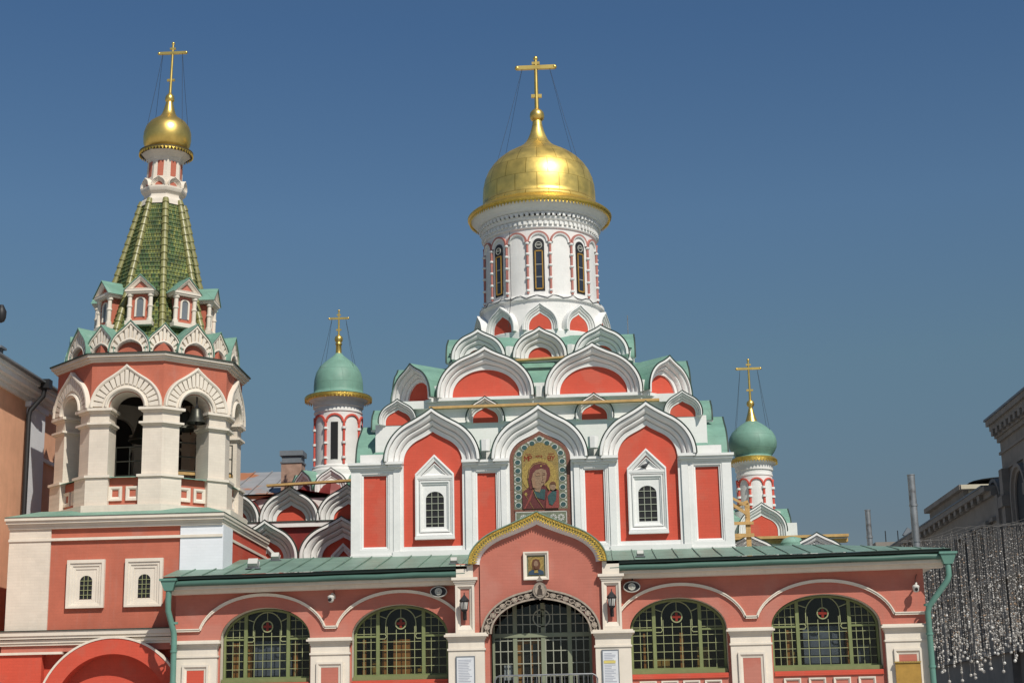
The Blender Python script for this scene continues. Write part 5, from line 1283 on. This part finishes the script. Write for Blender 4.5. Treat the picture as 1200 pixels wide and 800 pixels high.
# little framed icon over the door
fi = thing('framed_icon', 'small square mosaic of a bearded man in a white frame above the door', 'icon', (-.05, -.60, 6.33))
cx, cz = -.045, 6.345
q = MB(); o = [(cx - .36, cz - .40), (cx + .36, cz - .40), (cx + .36, cz + .40), (cx - .36, cz + .40)]; i = [(cx - .265, cz - .30), (cx + .265, cz - .30), (cx + .265, cz + .30), (cx - .265, cz + .30)]
moulding(q, o, i, [(0, PY + .02), (0, PY - .11), (.4, PY - .11), (.7, PY - .07), (1, PY - .06), (1, PY)], closed=True, smooth=False); part('frame', q, 'creamtrim', fi)
def fl(name, pts, dy, m): q = MB(); q.prism(pts, PY - dy - .008, PY - dy); part(name, q, m, fi)
fl('ground', [(cx - .27, cz - .30), (cx + .27, cz - .30), (cx + .27, cz + .30), (cx - .27, cz + .30)], .004, 'mosgreen')
fl('gold_ground', [(cx - .225, cz - .26), (cx + .225, cz - .26), (cx + .225, cz + .26), (cx - .225, cz + .26)], .014, 'gold_flat')
fl('halo', ell(cx + .01, cz + .05, .185, .195, 24), .024, 'halo')
fl('robe', [(cx - .22, cz - .25), (cx + .22, cz - .25), (cx + .21, cz - .16), (cx + .08, cz - .09), (cx - .07, cz - .09), (cx - .21, cz - .16)], .034, 'navy')
fl('hair', [(cx - .09, cz - .12), (cx - .12, cz + .05), (cx - .09, cz + .17), (cx, cz + .20), (cx + .09, cz + .17), (cx + .125, cz + .05), (cx + .09, cz - .12)], .044, 'hair')
fl('face', ell(cx, cz + .045, .062, .10, 16), .054, 'skin')
fl('beard', [(cx - .062, cz + .02), (cx - .045, cz - .07), (cx, cz - .11), (cx + .045, cz - .07), (cx + .062, cz + .02), (cx + .03, cz - .015), (cx - .03, cz - .015)], .064, 'hair')
fl('collar', [(cx - .06, cz - .2), (cx + .06, cz - .2), (cx + .04, cz - .10), (cx - .04, cz - .10)], .044, 'halo')
q = MB()
for x in (-.028, .028): q.prism(ell(cx + x, cz + .062, .014, .007, 8), PY - .066, PY - .060)
part('eye', q, 'skinshadow', fi)
# notice boards on the big porch pilasters
def board(x0, x1, z0, z1, label, kind):
    t = thing('notice_board', label, 'notice board', ((x0 + x1) / 2, -.2, z0)); y = -.42 if kind < 2 else -.2
    y = -.72
    q = MB(); q.box(x0, x1, y - .05, y + .01, z0, z1); part('backing', q, 'slate', t)
    q = MB(); q.box(x0 + .03, x1 - .03, y - .056, y - .052, z0 + .03, z1 - .04); part('sheet', q, 'paper', t)
    q = MB()
    rnd = random.Random(kind)
    z = z1 - .12
    while z > z0 + .08:
        q.box(x0 + .07, x0 + .07 + (x1 - x0 - .14) * rnd.uniform(.55, 1), y - .059, y - .0575, z, z + .018); z -= .045
    part('print', q, 'papertext', t)
    if kind == 1:
        q = MB(); q.box(x0 + .05, x1 - .1, y - .063, y - .0605, z1 - .38, z1 - .30); part('strip', q, 'paperyellow', t)
board(-2.36, -1.82, 2.6, 3.86, 'white notice board on the pilaster left of the doors', 0)
board(1.74, 2.22, 2.6, 3.95, 'notice board with a yellow strip on the pilaster right of the doors', 1)
q = MB(); q.box(9.93, 10.62, -.30, -.24, 2.4, 3.42); pl_ = thing('plaque', 'ochre plaque board leaning on the far right pilaster', 'plaque', (10.28, -.28, 2.4)); part('board', q, 'ochre', pl_)
q = MB(); q.box(9.91, 10.64, -.335, -.236, 3.42, 3.46); part('ledge', q, 'halo', pl_)
# crowd barrier on the landing
ba = thing('crowd_barrier', 'grey metal crowd barrier in front of the church doors', 'barrier', (.15, -1.5, 2.16))
q = MB(); pts = [(-1.22, -1.5, 2.3), (-1.22, -1.5, 3.15), (-1.16, -1.5, 3.24), (-1.08, -1.5, 3.27), (1.46, -1.5, 3.27), (1.54, -1.5, 3.24), (1.6, -1.5, 3.15), (1.6, -1.5, 2.3)]
q.tube(pts, .022, 8); q.tube([(-1.22, -1.5, 2.45), (1.6, -1.5, 2.45)], .018, 6); part('frame', q, 'galv', ba)
q = MB()
for k in range(1, 22):
    x = -1.22 + 2.82 * k / 22; q.tube([(x, -1.5, 2.45), (x, -1.5, 3.26)], .009, 5)
part('bar', q, 'galv', ba)
for x in (-1.0, 1.4):
    q = MB(); q.tube([(x, -1.78, 2.18), (x, -1.5, 2.42), (x, -1.22, 2.18)], .02, 6); part('leg', q, 'galv', ba)
# small floodlights on the gallery roof
def spot(x, y, label, s=1.0):
    z = rpt(x, y)[2]; t = thing('floodlight', label, 'floodlight', (x, y, z))
    q = MB(); q.M = T((x, y, z + .16 * s)) @ Matrix.Rotation(R(-35), 4, 'X'); q.box(-.13 * s, .13 * s, -.08 * s, .08 * s, -.09 * s, .09 * s); q.box(-.15 * s, .15 * s, .075 * s, .11 * s, -.11 * s, .11 * s); part('housing', q, 'plastic', t)
    q = MB(); q.box(x - .15 * s, x - .135 * s, y - .03, y + .03, z, z + .2 * s); q.box(x + .135 * s, x + .15 * s, y - .03, y + .03, z, z + .2 * s); q.box(x - .2 * s, x + .2 * s, y - .08, y + .08, z + .0, z + .025); part('bracket', q, 'galv', t)
spot(-8.45, .6, 'small pale floodlight on the gallery roof beside the tower side wall', 1.1)
spot(-8.25, 2.9, 'small pale floodlight high on the gallery roof below the left chapel', .9)
spot(-2.45, 0.0, 'small floodlight on the gallery roof left of the golden porch gable', .7)
spot(2.95, 0.2, 'small floodlight on the gallery roof right of the golden porch gable', .7)
# pigeon on the window pediment
pg = MB(); pg.M = T((3.27, 3.38, 9.655)) @ RZ(R(20))
body = [(-.20, .085, .012, .010), (-.13, .10, .035, .018), (-.06, .115, .055, .05), (.01, .125, .062, .062), (.07, .15, .052, .055), (.105, .19, .034, .036), (.125, .225, .030, .032), (.15, .235, .024, .022), (.168, .23, .010, .009), (.195, .222, .003, .003)]
loops = [[(x, ry * math.cos(2 * PI * k / 12), z + rz * math.sin(2 * PI * k / 12)) for k in range(12)] for x, z, ry, rz in body]
pg.add([p for l in loops for p in l], [(j * 12 + i, j * 12 + (i + 1) % 12, (j + 1) * 12 + (i + 1) % 12, (j + 1) * 12 + i) for j in range(len(loops) - 1) for i in range(12)], True)
for s in (-1, 1): pg.tube([(.02, s * .025, .075), (.025, s * .027, .0), (.06, s * .03, -.002)], .006, 5)
pg.M = Matrix()
tag(part('pigeon', pg, 'feather'), 'dark pigeon perched in the pediment of the right arched window', 'bird')

# ================================================================== SURROUNDINGS
# ---- ochre building on the left
ob = thing('stuccoed_building', 'orange stuccoed building with grey eave behind the bell tower at the left edge', 'building', (-19, 10, 0))
X = -17.0
q = MB(); q.box(-30, X, -2, 30, 0, 12.95); part('wall', q, 'orange', ob)
q = MB(); q.box(X - .1, X + .14, 4.75, 6.2, 0, 12.7); q.box(X - .1, X + .2, 4.6, 6.35, 12.55, 12.72); part('pilaster', q, 'bluewhite', ob)
q = MB(); q.box(-30.2, X + .12, -2.1, 30, 12.72, 12.85); q.box(-30.3, X + .25, -2.2, 30, 12.853, 13.0); q.box(-30.4, X + .42, -2.35, 30, 13.003, 13.18); q.box(-30.4, X + .5, -2.4, 30, 13.183, 13.32); q.box(X, X + .10, 6.2, 30, 11.0, 11.12); part('cornice', q, 'trim', ob)
q = MB(); q.box(-30.6, X + .66, -2.6, 30, 13.325, 13.38); q.add([(-30.6, -2.6, 13.38), (X + .66, -2.6, 13.38), (X + .66, 30, 13.38), (-30.6, 30, 13.38), (-24, 4, 15.2), (-24, 30, 15.2)], [(0, 1, 4), (1, 2, 5, 4), (0, 4, 5, 3)]); part('roof', q, 'slate', ob)
q = MB(); q.tube([(X + .6, 4.7, 13.2), (X + .55, 4.7, 12.9), (X + .2, 4.55, 12.4), (X + .17, 4.5, 12.2), (X + .17, 4.5, 0)], .085, 8); q.box(X + .42, X + .78, 4.55, 4.9, 13.15, 13.45); part('downpipe', q, 'iron', ob)
q = MB(); q.box(-17.6, -17.2, 2.5, 2.9, 13.3, 14.05); q.box(-17.7, -17.1, 2.45, 2.95, 14.05, 14.12); part('chimney', q, 'slate', ob)
# street lamp head just entering at the left edge
sl_ = thing('street_lamp', 'dark street lamp head cut by the left edge above the roofs', 'street lamp', (-14.75, -5, 0))
q = MB(); q.tube([(-14.95, -5, 0), (-14.95, -5, 13.1)], [.10, .06], 8); part('pole', q, 'iron', sl_)
q = MB(); q.tube([(-14.95, -5, 13.1), (-14.7, -5, 13.28), (-14.4, -5, 13.22)], .035, 6); part('arm', q, 'iron', sl_)
q = MB(); q.lathe([(.02, 12.86), (.09, 12.9), (.13, 13.0), (.14, 13.18), (.09, 13.28), (.05, 13.36)], 12, (-14.32, -5), True, False); part('lamp_head', q, 'iron', sl_)
# ---- roofs behind the left chapel
rb2 = thing('background_building', 'low building with rusty sheet-metal roof behind the left chapel', 'building', (-11, 20, 0))
q = MB(); q.box(-22, -6, 17.5, 27, 0, 11.3); part('wall', q, 'orange', rb2)
q = MB(); q.add([(-22.3, 17.2, 11.35), (-5.7, 17.2, 11.3), (-5.7, 22, 13.0), (-22.3, 22, 13.0), (-5.7, 27, 11.3), (-22.3, 27, 11.3)], [(0, 1, 2, 3), (3, 2, 4, 5)])
for k in range(22):
    x = -22 + k * .75; q.add([(x, 17.2, 11.34), (x + .03, 17.2, 11.34), (x + .03, 22, 13.03), (x, 22, 13.03), (x, 17.2, 11.39), (x + .03, 17.2, 11.39), (x + .03, 22, 13.06), (x, 22, 13.06)], [(0, 4, 7, 3), (1, 5, 6, 2), (4, 5, 6, 7), (0, 1, 5, 4)])
part('roof', q, 'rustroof', rb2)
q = MB(); q.box(-10.80, -9.98, 16.6, 17.4, 11.0, 12.45); cm = part('chimney', q, 'chimneystuc', rb2)
q = MB(); q.box(-10.84, -9.94, 16.56, 17.44, 12.45, 12.52); q.box(-10.78, -10.0, 16.62, 17.38, 12.52, 12.75); q.box(-10.86, -9.92, 16.54, 17.46, 12.75, 12.95); part('chimney_cap', q, 'slate', cm)
# ---- long grey arcade building on the right
gb = thing('stone_building', 'long grey stone shopping arcade in shade along the right edge', 'building', (28, 45, 0))
X = 24.0
def bx(m_, nm, boxes, parent=gb):
    q = MB()
    for b_ in boxes: q.box(*b_)
    return part(nm, q, m_, parent)
bx('stone', 'wall', [(X + .6, 44, 5, 44.6, 0, 17.2)])
bx('stone', 'wall', [(X + .15, 44, 44.603, 130, 0, 14.3)])
bx('stone', 'cornice', [(X + .45, 44, 4.9, 44.7, 17.2, 17.45), (X + .35, 44, 4.8, 44.8, 17.453, 17.9), (X + .15, 44, 4.6, 44.95, 17.903, 18.2), (X + 0, 44, 4.4, 45.1, 18.203, 18.5)])
bx('stone', 'string_course', [(X + .5, 44, 5, 44.7, 15.5, 15.7)])
bx('stone', 'string_course', [(X + .5, 44, 5, 44.7, 16.5, 16.65)])
bx('stone', 'eave', [(X - .05, 44, 45.1, 130, 14.3, 14.6), (X - .35, 44, 45.3, 130, 14.603, 14.9)])
bx('stone', 'string_course', [(X - .06, 44, 45.2, 130, 12.9, 13.1)])
bx('stone', 'string_course', [(X - .12, 44, 5, 130, 9.6, 9.9)])
bx('stone', 'string_course', [(X - .12, 44, 5, 130, 5.6, 5.9)])
bx('slate', 'roof', [(X - .08, 44, 4.2, 45.2, 18.503, 18.62)])
bx('slate', 'roof', [(X - .4, 44, 45.8, 130, 14.903, 15.0)])
bq = MB(); bq.box(-.5, -.2, 0, .45, 0, .35); b0 = part('bracket', bq, 'stone', gb, T((X + .6, 28, 17.55)))
for k in range(1, 17): dup(b0, T((X + .6, 28 + k, 17.55)), gb)
bq = MB(); bq.box(-.28, 0, 0, .6, 0, .3); b0 = part('bracket', bq, 'stone', gb, T((X, 47, 14.3)))
for k in range(1, 44): dup(b0, T((X, 47 + k * 1.6, 14.3)), gb)
bx('stone', 'attic_pavilion', [(X + .1, 34, 52.5, 63, 14.9, 15.7), (X - .2, 34.3, 52.2, 63.3, 15.7, 16.0)])
bx('stone', 'attic_pavilion', [(X + .1, 30, 85, 95, 14.9, 16.3)])
bx('stone_pale_sunlit', 'attic_sunlit_front', [(X + .4, 34, 52.42, 52.5, 15.0, 15.68), (X - .1, 34.2, 52.1, 52.2, 15.72, 15.98)])  # paler copy of the stone, sunlight on the pavilion front put into colour
q = MB()
q.loft([[(X + .3 + 3 * math.cos(PI * k / 12) + 3, y, 15.98 + .45 * math.sin(PI * k / 12)) for k in range(13)] for y in (52.1, 63)]); part('attic_roof', q, 'slate', gb)
for y in [5.6 + 5.4 * k for k in range(8)]:
    M = T((X + .6, y, 0)) @ RZ(-PI / 2)
    q = MB(); q.box(-.35, .35, -.45, .1, 6, 15.5); q.box(-.5, .5, -.6, .1, 13.4, 14.0); q.box(-.45, .45, -.55, .1, 6.0, 6.6); part('column', q, 'stone', gb, M)
    M = T((X + .6, y + 2.7, 0)) @ RZ(-PI / 2)
    q = MB(); q.prism(shift(arch(1.25, 1.4, 3.6, 16), 0, 13.6), -.03, .1); wd = part('window', q, 'dark', gb, M)
    q = MB(); moulding(q, shift(arch(1.65, 1.8, 3.6, 16), 0, 13.6), shift(arch(1.25, 1.4, 3.6, 16), 0, 13.6), [(0, .05), (0, -.3), (.5, -.3), (.6, -.15), (1, -.12), (1, .05)]); part('window_arch', q, 'stone', wd, M)
    q = MB(); q.box(-1.2, 1.2, -.03, .1, 6.2, 8.6); part('window', q, 'dark', gb, M)
for y in [48.5 + 4.2 * k for k in range(14)]:
    M = T((X + .15, y, 0)) @ RZ(-PI / 2)
    q = MB(); q.prism(shift(arch(.9, .95, 2.4, 14), 0, 11.6), -.03, .1); wd = part('window', q, 'dark', gb, M)
    q = MB(); moulding(q, shift(arch(1.2, 1.25, 2.4, 14), 0, 11.6), shift(arch(.9, .95, 2.4, 14), 0, 11.6), [(0, .05), (0, -.25), (.5, -.25), (.6, -.12), (1, -.1), (1, .05)]); q.box(1.75, 2.35, -.4, .1, 5.9, 13.0); part('window_arch', q, 'stone', wd, M)
# closing facade far down the street and a distant roof
db = thing('distant_building', 'pale distant building with antennas on its roof behind the gallery', 'building', (36, 140, 0))
q = MB(); q.box(33.5, 52, 140, 155, 0, 21.0); part('wall', q, 'stone_pale_sunlit', db)
q = MB(); q.box(33.2, 52, 139.6, 155, 21.0, 21.3); q.box(33.0, 52, 139.3, 155, 21.6, 21.9); part('cornice', q, 'stone_pale_sunlit', db)
q = MB(); q.add([(33.0, 139.3, 21.9), (52, 139.3, 21.9), (52, 147, 23.4), (34.5, 147, 23.0)], [(0, 1, 2, 3)]); q.box(33.2, 52, 139.7, 147, 21.3, 21.6); part('roof', q, 'slate', db)
for x in (34.8, 36.2, 37.6, 39.2):
    q = MB(); q.tube([(x, 141, 22.0), (x, 141, 23.8)], .06, 5); part('antenna', q, 'iron', db)
q = MB(); q.M = T((25.2, 76, 15.75)) @ Matrix.Rotation(R(35), 4, 'Y'); q.box(-.5, .3, -.25, .25, -.3, .35)
q.M = Matrix(); q.tube([(25.3, 76, 14.9), (25.2, 76, 15.7)], .08, 5)
fb = tag(part('floodlight', q, 'slate'), 'dark tilted floodlight on the corner of the stone building roof', 'floodlight')
# ---- flue poles behind the gallery
def pole(x, y, z, r, label):
    t = thing('metal_pole', label, 'pole', (x, y, 0), group=None)
    q = MB(); q.tube([(x + .02, y, 0), (x, y, z)], r, 14); part('shaft', q, 'galv', t)
    for zc in (z * .78, z * .9):
        q = MB(); q.lathe([(r, zc - .03), (r + .02, zc - .03), (r + .02, zc + .03), (r, zc + .03)], 14, (x + .005, y)); part('collar', q, 'galv', t)
    q = MB(); q.lathe([(r, z), (r + .012, z), (r + .012, z + .03), (.01, z + .05)], 14, (x, y)); part('cap', q, 'galv', t)
pole(11.72, 4.6, 9.42, .115, 'tall grey metal pole near the right end of the gallery roof')
pole(10.28, 4.6, 8.34, .085, 'short grey metal pole left of the taller one behind the gallery')

# ---- hanging bead lights over the street
wires_ = MB()
GY = [7.5, 9.5, 11.5, 13.5, 15.5]
def wz(x, y): 
    u = ((x - 12.2) % 3.2) / 3.2
    return 8.0 + .105 * (y - 7.5) + .15 * (x - 14) - .9 * u * (1 - u)
cnt = 0
rnd = random.Random(3)
protos = []
def strand(L_, seed):
    r = random.Random(seed); q = MB(); q.mi = []
    def addm(k0, m_): q.mi += [m_] * (len(q.f) - k0)
    k0 = len(q.f); q.tube([(0, 0, 0), (0, 0, -L_)], .0055, 4, False); addm(k0, 0)
    z = -.06
    while z > -L_ + .05:
        u = -z / L_; k0 = len(q.f)
        rad = r.uniform(.008, .014) if r.random() > .10 + .25 * u * u else r.uniform(.02, .03 + .012 * u)
        q.ball((r.uniform(-.006, .006), r.uniform(-.006, .006), z), rad, 6, 4); addm(k0, 2 if r.random() < .22 else (3 if r.random() < .06 else 1))
        z -= r.uniform(.05, .13) * (1.9 - 1.3 * u)
    k0 = len(q.f); q.ball((0, 0, -L_), r.uniform(.04, .056), 8, 6); addm(k0, 3 if r.random() < .4 else 1)
    return q
lib = [strand(2.1 + .18 * i, 10 + i) for i in range(14)]
MES = []
for q in lib:
    me = bpy.data.meshes.new('bead_strand'); me.from_pydata(q.v, [], q.f); me.polygons.foreach_set('use_smooth', q.sm)
    for m_ in ('wire', 'bead', 'beadwarm', 'beadbright'): me.materials.append(MATS[m_])
    me.polygons.foreach_set('material_index', q.mi); MES.append(me)
for y in GY:
    x = 12.0 + (y - 7.5) * .16
    while x < 16.9 + (y - 7.5) * .34:
        o = bpy.data.objects.new('bead_strand', MES[rnd.randrange(14) if rnd.random() < .35 else rnd.randrange(7, 14)])
        link(o, None, T((x, y + rnd.uniform(-.3, .3), wz(x, y) - rnd.uniform(0, .25))) @ RZ(rnd.uniform(0, 6)))
        tag(o, 'thin strand of glassy bead lights hanging over the street at the right', 'light strand', 'strands of bead lights hanging over the side street')
        x += rnd.uniform(.066, .14); cnt += 1
for y in GY:
    q = MB(); pts = []
    x = 11.9 + (y - 7.5) * .16; xe = 19.5 + (y - 7.5) * .34
    while x < xe: pts.append((x, y, wz(x, y))); x += .2
    q.tube(pts, .007, 4, False)
    k_ = GY.index(y)
    tag(part('suspension_wire', q, 'wire'), 'sagging wire carrying the bead light strands, ' + ('nearest row', 'second row from the church front', 'middle row', 'second row from the back', 'farthest row')[k_], 'wire')
